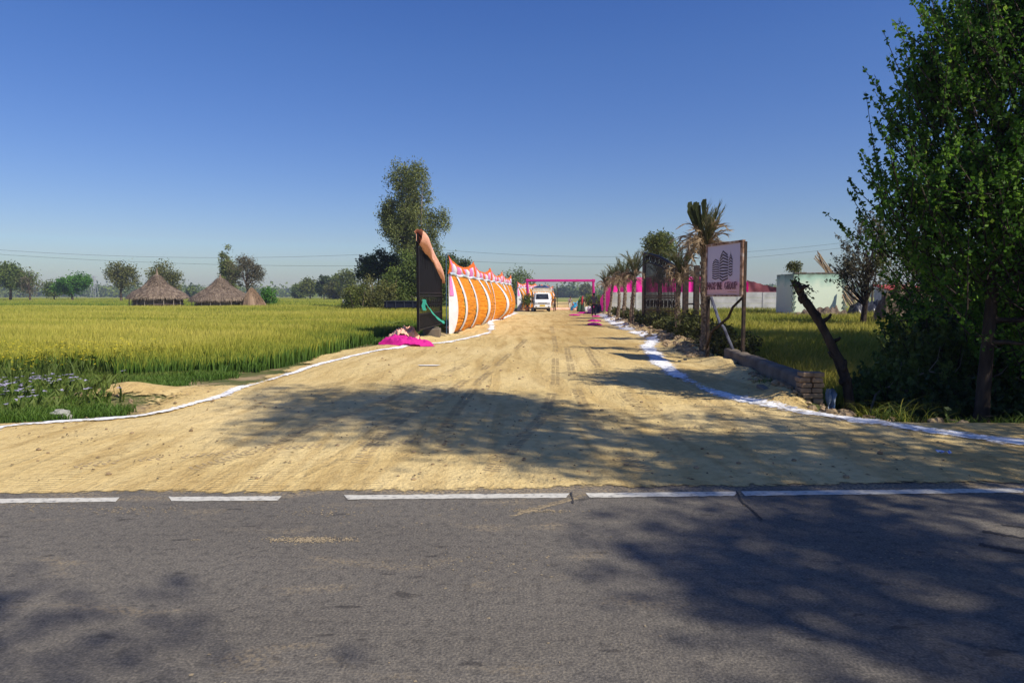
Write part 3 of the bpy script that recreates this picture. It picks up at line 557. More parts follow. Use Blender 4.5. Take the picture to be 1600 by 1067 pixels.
# the big roadside tree
bt = G(1545, 656, -.15)
tree('roadside_tree', 'big dark leafy tree with upswept twigs beside the road on the right', (bt.x, bt.y + .1, hz(bt.x, bt.y)),
     [(.9, .3, 4.3, 2.0, 1.9, 2.5), (-.65, .0, 3.1, 1.1, 1.1, 1.1), (.2, 0, 5.7, 1.25, 1.2, 1.5), (1.8, .4, 2.6, 1.9, 1.5, 1.9), (.6, .5, 1.9, 1.5, 1.2, .9), (-.45, 0, 4.0, 1.25, 1.0, 1.4), (1.3, 0, 6.3, 1.2, 1.2, 1.3), (-.2, 0, 5.3, 1.1, 1.0, 1.0)],
     1850, 54, .052, .062, 'leaf_big', 'darkbark', .105, 5.6, 5, twig=.75, limbs=34, up=.75, gap=.5, aspect=.72)
# shrubs and saplings filling the right side below it
i_ = 0
for (x_, y_, h_, wd_, lm, lab) in ((9.4, 12.0, 3.0, 1.5, 'leaf_big', 'dense green sapling directly behind the trunk of the big tree'), (9.8, 15.2, 1.7, 1.2, 'leaf_dark', 'dark low shrub left of the big tree trunk at the field edge'),
     (11.0, 13.4, 3.8, 1.8, 'leaf_big', 'tall dense shrub at the right edge of the picture'), (12.2, 17, 3.9, 2.0, 'leaf_dark', 'dark bushy tree behind the saplings on the far right'),
     (10.6, 16.5, 2.7, 1.5, 'leaf_big', 'round green bush behind the dark low shrub'), (7.2, 10.6, .75, .9, 'leaf_dark', 'knee high dark bush in the ditch left of the big trunk'), (6.9, 11.9, 1.0, .9, 'leaf_mid', 'waist high dark bush right of the leaning dead trunk'), (7.9, 12.6, 1.5, 1.1, 'leaf_mid', 'taller dark bush between the leaning trunk and the big tree'), (6.3, 10.3, .55, .6, 'leaf_dark', 'smallest dark bush at the ditch edge behind the long grass tuft'), (8.6, 9.9, .9, .9, 'leaf_dark', 'knee high dark bush in the ditch at the foot of the saplings')):
    i_ += 1
    tree('shrub', lab, (x_, y_, hz(x_, y_) - .02), [(0, 0, h_ * .52, wd_, wd_, h_ * .5), (.3, 0, h_ * .3, wd_ * 1.1, wd_, h_ * .3)], int(200 * wd_), 60, .07, .085, lm, 'darkbark', .05, h_ * .8, 40 + i_, 'shrubs under the big tree', 'shrub', twig=.5, up=.6, limbs=14, gap=.4, aspect=.7, stems=3)
# sparse brown tree behind
tree('sparse_tree', 'sparse grey brown tree behind the black tarpaulin heap', (X(1352, 29), 29, -.2), [(0, 0, 3.2, 1.25, 1.2, 1.5), (.3, 0, 4.5, .8, .8, .9), (-.5, 0, 2.6, .9, .8, .9)], 150, 34, .12, .10, 'leaf_brown', 'darkbark', .16, 3.8, 61, twig=.6, up=.5, limbs=46, gap=.7)
tree('sparse_tree', 'sparse brownish tree half hidden behind the big green tree', (X(1425, 27), 27, -.2), [(0, 0, 2.9, 1.3, 1.2, 1.5)], 130, 40, .12, .10, 'leaf_olive', 'darkbark', .1, 3.4, 62, twig=.6, up=.5, limbs=36, gap=.6)
# left background
e0 = X(640, 60)
def euc():
    D = 60; f = D / F
    return tree('eucalyptus_tree', 'tall grey green eucalyptus towering over the black gate leaf', (X(640, D), D, 0),
      [(-.1, 0, 11, 1.9, 1.6, 2.2), (-.6, 0, 7.6, 2.3, 1.8, 2.4), (.6, 0, 8.5, 1.7, 1.6, 2.8), (2.5, .2, 8.0, .9, .8, .8), (3.1, .2, 8.9, .6, .6, .5), (.8, 0, 5.2, 1.9, 1.6, 1.8), (-1.6, 0, 8.2, .9, .9, 1.4), (1.9, 0, 7.0, .7, .7, .9)],
      310, 110, .42, .21, 'leaf_euc', 'palebark', .26, 12, 71, limbs=46, flatz=1.5, aspect=.35, gap=.75)
euc()
ft('dark_tree', 'dark round crowned tree left of the eucalyptus', 592, 393, 62, 70, .45, 'leaf_dark', 72, ell=[(0, 0, 4.3, 1.9, 1.6, 1.2), (-.7, 0, 3.6, 1.3, 1.3, .7), (1.6, 0, 3.6, 1.5, 1.3, 1.3)], n_cl=110, per=110, leaf=.2, cr=.4, tr=.2, gap=.2)
ft('bushy_tree', 'mid green bushy tree below the eucalyptus behind the gate', 655, 380, 57, 100, .1, 'leaf_mid', 73, ell=[(0, 0, 3.4, 2.1, 1.8, 2.0), (1.9, 0, 2.8, 1.4, 1.4, 2.0), (-1.6, 0, 2.3, 1.5, 1.4, 1.5)], n_cl=150, per=110, leaf=.18, cr=.45, tr=.18, gap=.25)
ft('bushy_tree', 'dark green tree showing between gate and orange drapery', 712, 388, 64, 50, .2, 'leaf_dark', 74, ell=[(-.6, 0, 3.9, 1.4, 1.3, 1.5), (.9, 0, 4.0, .8, .8, .9), (-.5, 0, 2, 1.5, 1.2, 1.5)], n_cl=90, per=90, leaf=.19, cr=.35, tr=.15, gap=.4)
ft('bush', 'pale olive thorny bush left of the dark parked trailer', 582, 424, 54, 60, .0, 'leaf_olive', 75, n_cl=110, per=80, cr=.35, leaf=.15, cat='bush', ell=[(-.6, 0, 1.4, 1.5, 1.2, 1.5), (.8, 0, 1.2, 1.2, 1.2, 1.3), (-1.7, 0, .9, .8, .9, 1.0)], gap=.4, stems=4, zb=.1)
ft('bush', 'yellow green low bush at the left foot of the tree group', 556, 445, 53, 34, .0, 'leaf_yel', 76, n_cl=50, per=70, cr=.3, leaf=.14, cat='bush', gap=.3, stems=3)
ft('bush', 'olive bush right in front of the tree group behind the trailer', 618, 425, 56, 60, .0, 'leaf_mid', 77, n_cl=90, per=90, cr=.4, leaf=.15, cat='bush', gap=.3, stems=3)
g = 'trees standing out across the left fields'
ft('field_tree', 'leaning green tree at the far left edge of the picture', 16, 410, 138, 72, .38, 'leaf_mid', 81, ell=[(-1, 0, 5.3, 4.0, 3, 2.0), (2.2, 0, 4.7, 3.2, 2.5, 1.7), (0, 0, 6.3, 1.9, 2, 1.4)], n_cl=120, per=80, leaf=.38, cr=.9, tr=.3, group=g, gap=.3)
ft('field_tree', 'thin grey brown bare tree right of the leaning green tree', 46, 425, 136, 30, .25, 'leaf_brown', 82, n_cl=34, per=16, leaf=.35, cr=.8, tr=.22, limbs=24, group=g)
ft('field_tree', 'small dull green tree left of the bright green tree', 84, 437, 150, 26, .15, 'leaf_mid', 83, n_cl=40, per=50, leaf=.38, cr=.8, group=g)
ft('field_tree', 'bright green wide crowned tree left of the round hut', 113, 428, 142, 50, .3, 'leaf_bright', 84, ell=[(0, 0, 3.9, 2.4, 2.2, 1.9), (2.3, 0, 4.5, 1.5, 1.5, 1.3), (-2, 0, 3.4, 1.6, 1.6, 1.3)], n_cl=90, per=85, leaf=.38, cr=.7, tr=.28, group=g, gap=.2)
ft('field_tree', 'greyish round topped tree just left of the round hut', 190, 408, 128, 52, .22, 'leaf_olive', 85, ell=[(0, 0, 5.2, 2.7, 2.4, 2.4), (-1.5, 0, 6, 1.2, 1.2, 1.0), (1.6, 0, 4.6, 1.5, 1.5, 1.5)], n_cl=85, per=60, leaf=.32, cr=.7, tr=.28, limbs=30, group=g, gap=.7)
ft('field_tree', 'olive tree rising behind the round hut roof', 258, 413, 120, 50, .3, 'leaf_olive', 86, n_cl=80, per=70, leaf=.3, cr=.8, group=g, gap=.5)
ft('field_tree', 'pointed dark eucalyptus behind the second hut', 357, 383, 100, 26, .1, 'leaf_euc', 87, ell=[(0, 0, 6.5, .9, .9, 2.3), (0, 0, 4.2, 1.4, 1.3, 2.8)], n_cl=80, per=80, leaf=.28, cr=.45, tr=.16, group=g, gap=.3)
ft('field_tree', 'brown half bare spreading tree above the second hut', 386, 397, 92, 60, .3, 'leaf_brown', 88, ell=[(-.4, 0, 5.3, 1.9, 1.8, 1.6), (1.2, 0, 4.2, 1.3, 1.3, 1.6), (-1.5, 0, 4, 1, 1, 1.3)], n_cl=100, per=48, leaf=.2, cr=.45, tr=.22, limbs=46, group=g, gap=.7)
ft('bush', 'small dark green bush right of the straw heap', 420, 448, 78, 22, .0, 'leaf_bright', 89, n_cl=36, per=70, leaf=.2, cr=.3, cat='bush', stems=3)
g = 'trees along the far edge of the left field'
for k, (px, top, D, wp, c0, lm, lab) in enumerate(((466, 445, 210, 22, .1, 'leaf_mid', 'low dull tree at the left end of the far hedge trees'), (484, 437, 190, 30, .3, 'leaf_yel', 'yellowish round tree among the far hedge trees'), (506, 431, 170, 22, .2, 'leaf_dark', 'narrow dark tree right of the yellowish far tree'),
     (520, 440, 165, 26, .1, 'leaf_olive', 'low olive tree between the dark and the bright far trees'), (524, 429, 175, 24, .2, 'leaf_mid', 'dull green tree behind the low olive far tree'), (541, 423, 160, 34, .25, 'leaf_yel', 'tallest bright yellow green tree at the right of the far hedge'),
     (330, 452, 300, 20, .0, 'leaf_mid', 'faint tree above the fields right of the second hut peak'), (300, 446, 260, 16, .0, 'leaf_mid', 'small faint tree between the two huts'), (735, 424, 130, 40, .2, 'leaf_olive', 'dull tree peeping over the orange drapery'), (806, 421, 118, 50, .12, 'leaf_mid', 'broad dull green tree behind the end of the orange drapery'), (782, 442, 120, 40, .05, 'leaf_mid', 'lower tree left of the broad tree behind the drapery'),
     (880, 452, 420, 30, 0, 'leaf_dark', 'small dark distant tree left under the pink arch'), (897, 456, 380, 16, 0, 'leaf_dark', 'tiny distant tree in the middle under the pink arch'), (916, 446, 300, 22, .2, 'leaf_olive', 'distant feathery tree next to the right arch post'), (850, 455, 400, 30, 0, 'leaf_dark', 'distant tree above the white truck'))):
    ft('distant_tree', lab, px, top, D, wp, c0, lm, 100 + k, n_cl=46, per=56, leaf=.0028 * D, group=g, gap=.4)
g = None
for k, (px, top, D, wp, c0, lm, lab) in enumerate(((1030, 366, 44, 50, .66, 'leaf_yel', 'leafy green tree top behind the iron gate'),)):
    ft('leafy_tree', lab, px, top, D, wp, c0, lm, 130 + k, n_cl=70, per=90, leaf=.13, group=g, gap=.4, tr=.09)
# hazy tree line far off
def treeline():
    rs = np.random.RandomState(9); P = []; Rn = []; S = []
    for k in range(520):
        D = 420 + 420 * rs.rand(); x0 = (-.82 + 1.64 * rs.rand()) * D; h = 5 + 6 * rs.rand() * vn(x0 * .01, D * .01); h *= 1.25; wd = 6 + 9 * rs.rand(); n_ = 110
        q = rs.randn(n_, 3) * np.array([wd * .4, 3, h * .27]) + np.array([x0, D, h * .5]); q[:, 2] = np.abs(q[:, 2]); P.append(q); Rn.append(np.full(n_, rs.rand()))
    P = np.concatenate(P); V, Fc = rhomb(P, 2.0, rs, aspect=.8); o = mk('tree_line', V, Fc, M['leaf_mid'], at=np.repeat(np.concatenate(Rn), 4)); tag(o, 'hazy blue green line of trees along the horizon', 'trees', kind='stuff')
treeline()
# roadside trees on the camera's side of the road: their shade falls across the picture
g = 'tall roadside trees shading the road'
def shade(lab, gx, gy, hgt, rx, rz, ncl, per, seed, base, leaf=.12, cr=.34, extra=()):
    L_ = 1 / math.tan(EL)
    c = (gx + SUN.x * hgt * L_ - base[0], gy + SUN.y * hgt * L_ - base[1], hgt)
    tree('shade_tree', lab, (base[0], base[1], -.05), [(c[0], c[1], c[2], rx, rx, rz)] + [(c[0] + a, c[1] + b, c[2] + d, r, r, r) for (a, b, d, r) in extra], ncl, per, cr, leaf, 'leaf_mid', 'bark', .2, hgt + rz * .6, seed, g, lean=(c[0], c[1]), limbs=30, gap=.55)
shade('very tall slender tree outside the picture whose crown shades the sand', .3, 8.6, 15.5, 1.95, 5.2, 330, 62, 201, (12.6, -1.9), leaf=.15, cr=.42, extra=((0, -1.5, .6, 1.4), (-.6, -1.7, 2.0, 1.2), (.3, -1.2, -2.2, 1.3), (.3, 1.0, 1.5, 1.2), (-1.0, -.5, 3.2, 1.1), (.6, .2, -3.5, 1.4), (1.2, 1.2, -2.5, 1.2), (-.4, 1.2, .2, 1.0)))
shade('tall tree outside the picture shading the tarmac on the right', 2.9, 2.95, 15, 1.4, 2.3, 92, 52, 202, (14.8, -7.4), leaf=.16, cr=.45, extra=((-.9, .6, .3, 1.0), (.9, -.4, 1.8, 1.0), (-.9, -1.2, -.3, .9), (.3, .9, 1.6, .8)))
shade('slim tree outside the picture shading the tarmac at lower left', -3.2, 2.75, 15, .8, 1.2, 50, 50, 203, (8.2, -7.0), leaf=.16, cr=.45, extra=((1.2, .5, .2, .4), (1.6, -.9, .0, .6)))
shade('tall tree outside the picture shading the right end of the sand', 6.2, 6.9, 9, 1.7, 3.0, 120, 60, 207, (13.5, .4 - 2.2))
for (lab, b_, h_, r_, sd_) in (('tree beyond the right picture edge shading the ditch', (12.5, 7.4), 12, 2.2, 204), ('second tree beyond the right picture edge shading the weeds', (15.8, 9.8), 13, 2.4, 205), ('third tree beyond the right picture edge further along the weeds', (19.5, 13.0), 13, 2.6, 206), ('fifth tree beyond the right picture edge close to the big roadside tree', (12.2, 4.6), 5.6, 1.8, 209), ('sixth and tallest tree beyond the right picture edge over the weeds', (16.2, 15.6), 12.5, 2.9, 210), ('seventh tree beyond the right picture edge nearest the field weeds', (14.0, 13.0), 13, 2.2, 211), ('eighth tree beyond the right picture edge, with the highest crown', (16.6, 16.6), 16, 2.3, 212), ('fourth tree beyond the right picture edge at the field side', (23.5, 17.5), 12, 2.6, 208)):
    tree('shade_tree', lab, (b_[0], b_[1], -.2), [(0, 0, h_ * .62, r_, r_, h_ * .36)], 230, 55, .5, .17, 'leaf_mid', 'bark', .18, None, sd_, g, limbs=20, gap=.2)
# ============================================================ objects
# ------------------------------------------------------------ palms
def frond(mb, p, az, el0, L_, droop, rs, nl=16, ll=.22, tied=False, rnd=.5):
    pts = []; q = Vector(p); el = el0; n = 8
    for i in range(n + 1):
        pts.append(q.copy()); d = Vector((math.cos(az) * math.cos(el), math.sin(az) * math.cos(el), math.sin(el))); q = q + d * L_ / n; el -= droop / n * (1 + i * .2)
    mb.tube(pts, [.018 * (1 - .8 * i / n) for i in range(n + 1)], 3, rnd=rnd)
    side = Vector((-math.sin(az), math.cos(az), 0))
    for k in range(nl):
        t = .2 + .8 * k / nl; i = min(int(t * n), n - 1); f = t * n - i; c = pts[i].lerp(pts[i + 1], f); d = (pts[i + 1] - pts[i]).normalized()
        for s in (-1, 1):
            o = (side * s * (.35 if tied else .8) + d * (1.1 if tied else .7) + Vector(rs.randn(3)) * .18).normalized(); l = ll * (.6 + .6 * rs.rand()) * (1.1 - .5 * abs(t - .5)); wv = d.cross(o).normalized() if rs.rand() < .5 else d
            wv = wv * .013 * (1 + L_ * .25); e = c + o * l; r_ = np.clip(rnd + (rs.rand() - .5) * .3, 0, 1)
            mb.add([c - wv, c + wv, e], [(0, 1, 2)], float(r_))
def palm(label, px, by, top, D, rad=.15, lean=0., crown=1.2, seed=1, spiky=False, dark=0.):
    rs = np.random.RandomState(seed); x0 = X(px, D); z0 = hz(x0, D); zt = A(px, top, D).z; ht = (zt - z0) * (.62 if not spiky else .66)
    root = thing('palm_tree', label, 'palm tree', (x0, D, z0), 'date palms lined up along the right edge of the track')
    tb = MB(); pts = [(x0 + lean * (t**1.5) + .03 * math.sin(t * 7 + seed), D, z0 - .1 + (ht + .1) * t) for t in np.linspace(0, 1, 22)]
    tb.tube(pts, [rad * (1.15 - .25 * i / 21) for i in range(22)], 12, jag=.3, rs=rs)
    for k in range(int(95 * ht / 2)):        # stubs of cut leaf bases
        t = rs.rand() * .97; i = int(t * 21); p = Vector(pts[i]).lerp(Vector(pts[i + 1]), t * 21 - i); a = rs.rand() * 6.28; rr = rad * (1.1 - .25 * t)
        o = Vector((math.cos(a), math.sin(a), 0)); s = Vector((-o.y, o.x, 0)) * .035; b = p + o * rr * .8; e = p + o * (rr + .025 + .035 * rs.rand()) + Vector((0, 0, .10 + .07 * rs.rand()))
        tb.add([b - s, b + s, b + Vector((0, 0, .08)) + s, b + Vector((0, 0, .08)) - s, e], [(0, 1, 4), (1, 2, 4), (2, 3, 4), (3, 0, 4)])
    tb.build('trunk', M['palmtrunk'], root)
    top_p = Vector(pts[-1]); H_ = zt - top_p.z
    g_ = MB()
    for k in range(26):
        a = rs.rand() * 6.28; el = R((76 if spiky else 72) + 13 * rs.rand()); L_ = H_ * (.6 + .4 * rs.rand()) * crown
        frond(g_, top_p + Vector((math.cos(a), math.sin(a), 0)) * rad * .5 - Vector((0, 0, .2 * rs.rand())), a, el, L_, (.05 + .3 * rs.rand() if spiky else .10 + .6 * rs.rand()**2), rs, 24, .30, True, .25 + .4 * rs.rand() - dark)
    if spiky:
        for k in range(7):
            a = rs.rand() * 6.28; q = top_p + Vector((math.cos(a) * .06, math.sin(a) * .06, 0)); e = q + Vector((math.cos(a) * .38, math.sin(a) * .3, H_ * (.85 + .15 * rs.rand())))
            d = (e - q).normalized(); s = d.cross(Vector((0, 1, 0))).normalized() * .05
            for j in range(4):
                m_ = q.lerp(e, .45); g_.add([m_ - s * .4, m_ + s * .4, e + s * (1 + .3 * j) - d * .03 * j, e - s * (1 + .3 * rs.rand())], [(0, 1, 2, 3)], .15)
    g_.build('fronds', M['frond'], root)
    d_ = MB()
    for k in range(60 if spiky else 34):
        a = rs.rand() * 6.28; frond(d_, top_p + Vector((math.cos(a), math.sin(a), 0)) * rad * .7 - Vector((0, 0, .35 * rs.rand())) + Vector((0, 0, H_ * .3 * rs.rand() if spiky else 0)), a, R(45 + 40 * rs.rand()), H_ * (.35 + (.45 if spiky else .3) * rs.rand()), 1.0 + 1.7 * rs.rand(), rs, 16, .24, True, .3 + .5 * rs.rand())
    d_.build('dry_fronds', M['dryfrond'], root)
    return root
palm('tallest palm, with spiky cut fronds, just behind the signboard', 1100, 553, 312, 18.6, 0.085, .0, 1.0, 301, True)
palm('palm with a green tuft in front of the gate hinge pillars', 1058, 535, 368, 23.4, 0.080, .1, .9, 302)
palm('palm standing behind the bars of the iron gate', 1030, 520, 396, 38, 0.100, .05, .9, 303, dark=.2)
palm('thick palm to the left of the iron gate, nearest the track', 988, 508, 386, 34.5, 0.100, .08, 1.05, 304)
palm('palm close behind the thick one left of the gate', 976, 502, 396, 40.5, 0.100, .0, 1.0, 305, dark=.1)
palm('slim palm in the middle of the row before the pink cloth', 967, 497, 404, 44.5, 0.090, .0, .8, 306, dark=.1)
palm('short leaning palm second from the far end of the row', 952, 493, 407, 49.5, 0.090, .35, .9, 307)
palm('farthest and shortest palm at the end of the row', 944, 489, 417, 54.5, 0.090, .1, .9, 308)
rs = np.random.RandomState(77)
for k in range(15):         # low hedge plants between the palms
    D = 17.4 + 2.55 * k; x0 = float(np.interp(D, [14, 18.5, 23.6, 36, 59], [4.8, 5.2, 5.75, 6.5, 8.1])) + .25 + rs.rand() * .35; h = .35 + .28 * rs.rand() + (.25 if k in (1, 2) else 0)
    place = ['under the signboard', 'right of the tallest palm', 'behind the tallest palm', 'left of the green tufted palm', 'under the near end of the iron gate', 'under the middle of the iron gate', 'under the far end of the iron gate', 'beside the thick palm', 'left of the thick palm', 'below the middle palms', 'under the slim palm', 'just past the slim palm', 'at the foot of the leaning palm', 'between the last two palms', 'at the far end of the row'][k]
    tree('hedge_plant', 'low olive green plant ' + place, (x0, D, hz(x0, D)), [(0, 0, h * .5, .55, .9, h * .55)], 70, 30, .12, .075 + .001 * D, 'hedge', 'darkbark', .02, h * .7, 400 + k, 'low plants at the feet of the palms', 'plant', twig=.3, up=.7, limbs=8, stems=3, gap=.3)
# clods of dug earth along the berm
M['clod'] = noisemat('dug_earth', [(.3, (.2, .14, .08)), (.7, (.45, .33, .19))], 5, .95, .8, 18, bdist=.04)
mb = MB()
for k in range(420):
    D = 17.5 + 30 * rs.rand()**1.3; x0 = float(np.interp(D, [14, 18.5, 23.6, 36, 59], [4.7, 5.0, 5.45, 6.1, 7.8])) - .1 + rs.randn() * .22; r_ = .03 + .10 * rs.rand()**2
    mb.ball((x0, D, hz(x0, D) + r_ * .2), (r_ * 1.3, r_, r_ * .7), 7, 5, .5, rs)
for k in range(240):
    x0 = 4.2 + 3.5 * rs.rand()**1.5; D = 8.8 + 4 * rs.rand(); r_ = .015 + .07 * rs.rand()**2; mb.ball((x0, D, hz(x0, D) + r_ * .1), (r_ * 1.3, r_, r_ * .7), 7, 5, .5, rs)
for k in range(260):
    a_ = rs.randn(2); x0 = mnd.x + .3 + a_[0] * 1.0; D = mnd.y + .1 + a_[1] * .45; r_ = .008 + .035 * rs.rand()**2; mb.ball((x0, D, hz(x0, D) - .02), (r_ * 1.3, r_, r_ * .7), 6, 4, .5, rs)
for k in range(700):
    D = 5.8 + 18 * rs.rand()**1.5; x0 = -7 + 12.5 * rs.rand()
    if x0 < XL(D) + .2 or x0 > XR(D) - .1 or fbm(x0 * .7, D * .7) < .45: continue
    r_ = .005 + .02 * rs.rand()**3; mb.ball((x0, D, float(DZ(x0, D)) + r_ * .4), (r_ * 1.3, r_, r_ * .7), 6, 4, .5, rs)
tag(mb.build('earth_clods', M['clod']), 'loose clods of dug earth on the banks and the mound', 'earth', kind='stuff')
# dry litter: leaves and twigs
mb = MB()
for k in range(1500):
    if k < 1000: x0 = 4.6 + 7.5 * rs.rand(); D = 8.7 + 4.5 * rs.rand(); s = .03 + .05 * rs.rand()
    else: x0 = -6 + 11 * rs.rand(); D = 5.7 + 5.5 * rs.rand(); s = .012 + .016 * rs.rand()
    if x0 < XL(D) + .1: continue
    z = hz(x0, D) + .025; a = rs.rand() * 6.28; c, s_ = math.cos(a) * s, math.sin(a) * s; mb.add([(x0 - c, D - s_, z), (x0 + s_ * .35, D - c * .35, z + .01), (x0 + c, D + s_, z + s * .3 * rs.rand()), (x0 - s_ * .35, D + c * .35, z)], [(0, 1, 2, 3)], float(rs.rand()))
tag(mb.build('leaf_litter', leafmat('dry_leaf', [(0, (.07, .045, .025)), (1, (.28, .19, .09))], .05)), 'dry fallen leaves scattered under the big tree and on the sand', 'leaves', kind='stuff')
for k, (px, py, L_, lab) in enumerate(((1480, 612, 1.2, 'pale bare dead branch arching left of the big trunk'), (1415, 628, .9, 'thin dead branch lying low in the ditch'), (1590, 605, .8, 'curved dead twig to the right of the big trunk'))):
    p = G(px, py, -.2); p = Vector((p.x, min(p.y, 11.5), 0)); p.x = X(px, p.y); z = A(px, py, p.y).z; mb = MB(); q = Vector((p.x, p.y, z)); pts = [q + Vector(((t - .6) * L_, .1 * math.sin(t * 4), L_ * .28 * math.sin(t * 3.3) - .25 * (t < .01))) for t in np.linspace(0, 1, 8)]
    mb.tube(pts, [.02 * (1 - .7 * i / 7) for i in range(8)], 5)
    for j in (3, 5): mb.tube([pts[j], pts[j] + Vector((.15, 0, .2)), pts[j] + Vector((.22, .05, .42))], [.009, .006, .003], 4)
    tag(mb.build('dead_branch', M['palebark'], loc=tuple(pts[0]), smooth=True), lab, 'branch', 'dead branches in the ditch')
# reed tuft
def tuft(name, label, c, n, h, spread, wd, mat, seed, cat='grass tuft', group=None, arch=.9):
    rs = np.random.RandomState(seed); mb = MB()
    for k in range(n):
        a = rs.rand() * 6.28; b = Vector(c) + Vector((rs.randn() * spread, rs.randn() * spread * .6, 0)); hh = h * (.5 + .6 * rs.rand()); o = Vector((math.cos(a), math.sin(a) * .6, 0)); s = Vector((-o.y, o.x, 0)).normalized() * wd
        P = [b + o * hh * arch * t * t + Vector((0, 0, hh * (t - .45 * arch * t * t * t))) for t in np.linspace(0, 1, 6)]
        V = []; 
        for i, p in enumerate(P): w_ = s * (1 - i / 5.3); V += [p - w_, p + w_]
        mb.add(V, [(2 * i, 2 * i + 1, 2 * i + 3, 2 * i + 2) for i in range(5)], float(.25 + .6 * rs.rand()))
    return tag(mb.build(name, mat, loc=c), label, cat, group)
p = G(1405, 662, -.1); tuft('reed_tuft', 'arching long bladed grass tuft at the sand edge left of the big trunk', (p.x, p.y + .15, hz(p.x, p.y + .15) - .02), 150, .55, .28, .007, M['weed'], 3)
p = G(1195, 612, 0); tuft('reed_tuft', 'small sunlit grass tuft on the bank beside the brick parapet', (p.x, p.y, hz(p.x, p.y)), 60, .16, .12, .005, M['grass'], 4)
# leaning dead trunk
mb = MB(); D = 10.6
path = [(1332, 640), (1324, 600), (1312, 565), (1298, 535), (1282, 505), (1262, 475), (1248, 455), (1240, 440)]
pts = [A(px, py, D + .03 * i) for i, (px, py) in enumerate(path)]; pts[0].z -= .25
root = thing('leaning_trunk', 'dark dead tree trunk leaning left in front of the green weeds', 'tree', tuple(pts[0]))
rr = [.08, .078, .075, .071, .065, .059, .051, .038]
fine = []; fr = []
for i in range(7):
    for t in (0, .5): fine.append(pts[i].lerp(pts[i + 1], t)); fr.append(rr[i] * (1 - t) + rr[i + 1] * t)
fine.append(pts[-1]); fr.append(rr[-1]); mb.tube(fine, fr, 10, jag=.28, rs=np.random.RandomState(2))
mb.tube([pts[6], A(1256, 448, D), A(1262, 447, D)], [.05, .035, .02], 6)
rk = np.random.RandomState(33)
for k in range(16):
    i = rk.randint(1, 7); c = pts[i].lerp(pts[min(i + 1, 7)], rk.rand()); a = rk.rand() * 6.28; mb.ball(c + Vector((math.cos(a), math.sin(a), 0)) * rr[i] * .75, (.045, .045, .07), 7, 5, .5, rk)
for (i, dx_, dz_) in ((5, -.12, .07), (4, .13, .09), (2, -.14, .10), (3, .12, .05)): mb.tube([pts[i], pts[i] + Vector((dx_, 0, dz_)), pts[i] + Vector((dx_ * 1.25, 0, dz_ * 1.6))], [.04, .026, .018], 6)
mb.build('trunk', M['darkbark'], root, smooth=True)
tw = MB(); lf = []; rs = np.random.RandomState(8)
for k in range(7):
    a = pts[7] if k % 2 else pts[6]; e = A(1235 + 42 * rs.rand(), 425 + 45 * rs.rand(), D + rs.randn() * .15); m_ = a.lerp(e, .5) + Vector((0, 0, .04)); tw.tube([a, m_, e], [.010, .007, .003], 4)
    for t in np.linspace(.3, 1.05, 9): lf.append(a.lerp(e, t) + Vector(rs.randn(3)) * .03)
tw.build('twigs', M['darkbark'], root); V, Fc = rhomb(np.array([tuple(q) for q in lf]), .048, rs, aspect=.7); mk('leaves', V, Fc, M['leaf_dark'], root, at=rs.rand(len(V)))
# ------------------------------------------------------------ brick parapet at the culvert
M['brick'] = None
m, n, L, b = _new('old_brick'); tc = n.new('ShaderNodeTexCoord'); mp = n.new('ShaderNodeMapping'); mp.inputs['Rotation'].default_value = (R(90), 0, 0); bt_ = n.new('ShaderNodeTexBrick'); bt_.inputs['Scale'].default_value = 1; bt_.inputs['Brick Width'].default_value = .23; bt_.inputs['Row Height'].default_value = .078; bt_.inputs['Mortar Size'].default_value = .008
bt_.inputs['Color1'].default_value = (.30, .17, .10, 1); bt_.inputs['Color2'].default_value = (.36, .25, .15, 1); bt_.inputs['Mortar'].default_value = (.3, .27, .22, 1); L.new(tc.outputs['Object'], mp.inputs[0]); L.new(mp.outputs[0], bt_.inputs['Vector']); L.new(bt_.outputs['Color'], b.inputs['Base Color'])
bp = n.new('ShaderNodeBump'); bp.inputs['Distance'].default_value = .012; bp.invert = True; L.new(bt_.outputs['Fac'], bp.inputs['Height']); L.new(bp.outputs[0], b.inputs['Normal']); b.inputs['Roughness'].default_value = .95; M['brick'] = m
M['plaster'] = noisemat('weathered_cement', [(.3, (.10, .08, .058)), (.7, (.21, .17, .125))], 2.4, .95, .5, 16)
root = thing('brick_parapet', 'low cement plastered brick parapet running back from the sand edge to the signboard', 'wall', (4.45, 10.2, -.7))
mb = MB(); rs = np.random.RandomState(4)
rows = []
for i in range(17):
    t = i / 16; yy = 10.15 + 6.6 * t; xx = 4.42 + .92 * t + .005 * rs.randn(); zt = .40 - .10 * t + .008 * rs.randn(); rows.append([(xx - .13, yy, -.9), (xx - .13 + .01 * rs.randn(), yy, zt - .05), (xx - .11, yy, zt - .02), (xx - .07, yy, zt), (xx + .10, yy, zt), (xx + .15, yy, zt - .03), (xx + .15, yy, -.9)])
mb.grid(np.array(rows)); mb.build('plastered_wall', M['plaster'], root, smooth=True)
mb = MB()
for j in range(15):
    for k in range(2):
        off = .0 if j % 2 else .06; mb.box((4.33 + k * .165 + off * .3 + .01 * rs.randn(), 10.06 + .012 * rs.randn() - .10 * (j < 4), -.66 + j * .078), (.155, .2, .068), rz=.05 * rs.randn(), bev=.008)
mb.build('brick_end', flat('worn_brick', (.27, .185, .115), .95, var=.3, scale=9), root)
mb = MB(); mb.box((4.12, 9.98, -.22), (.36, .10, .42), rz=.5, bev=.01); mb.box((4.02, 10.5, -.02), (.12, 1.2, .26), rz=-.06, rx=.06, bev=.012)
tag(mb.build('fallen_slab', M['plaster'], loc=(4.05, 10.3, -.2)), 'broken cement slabs propped against the near end of the brick parapet', 'slab')
mb = MB(); P = np.zeros((7, 9, 3))
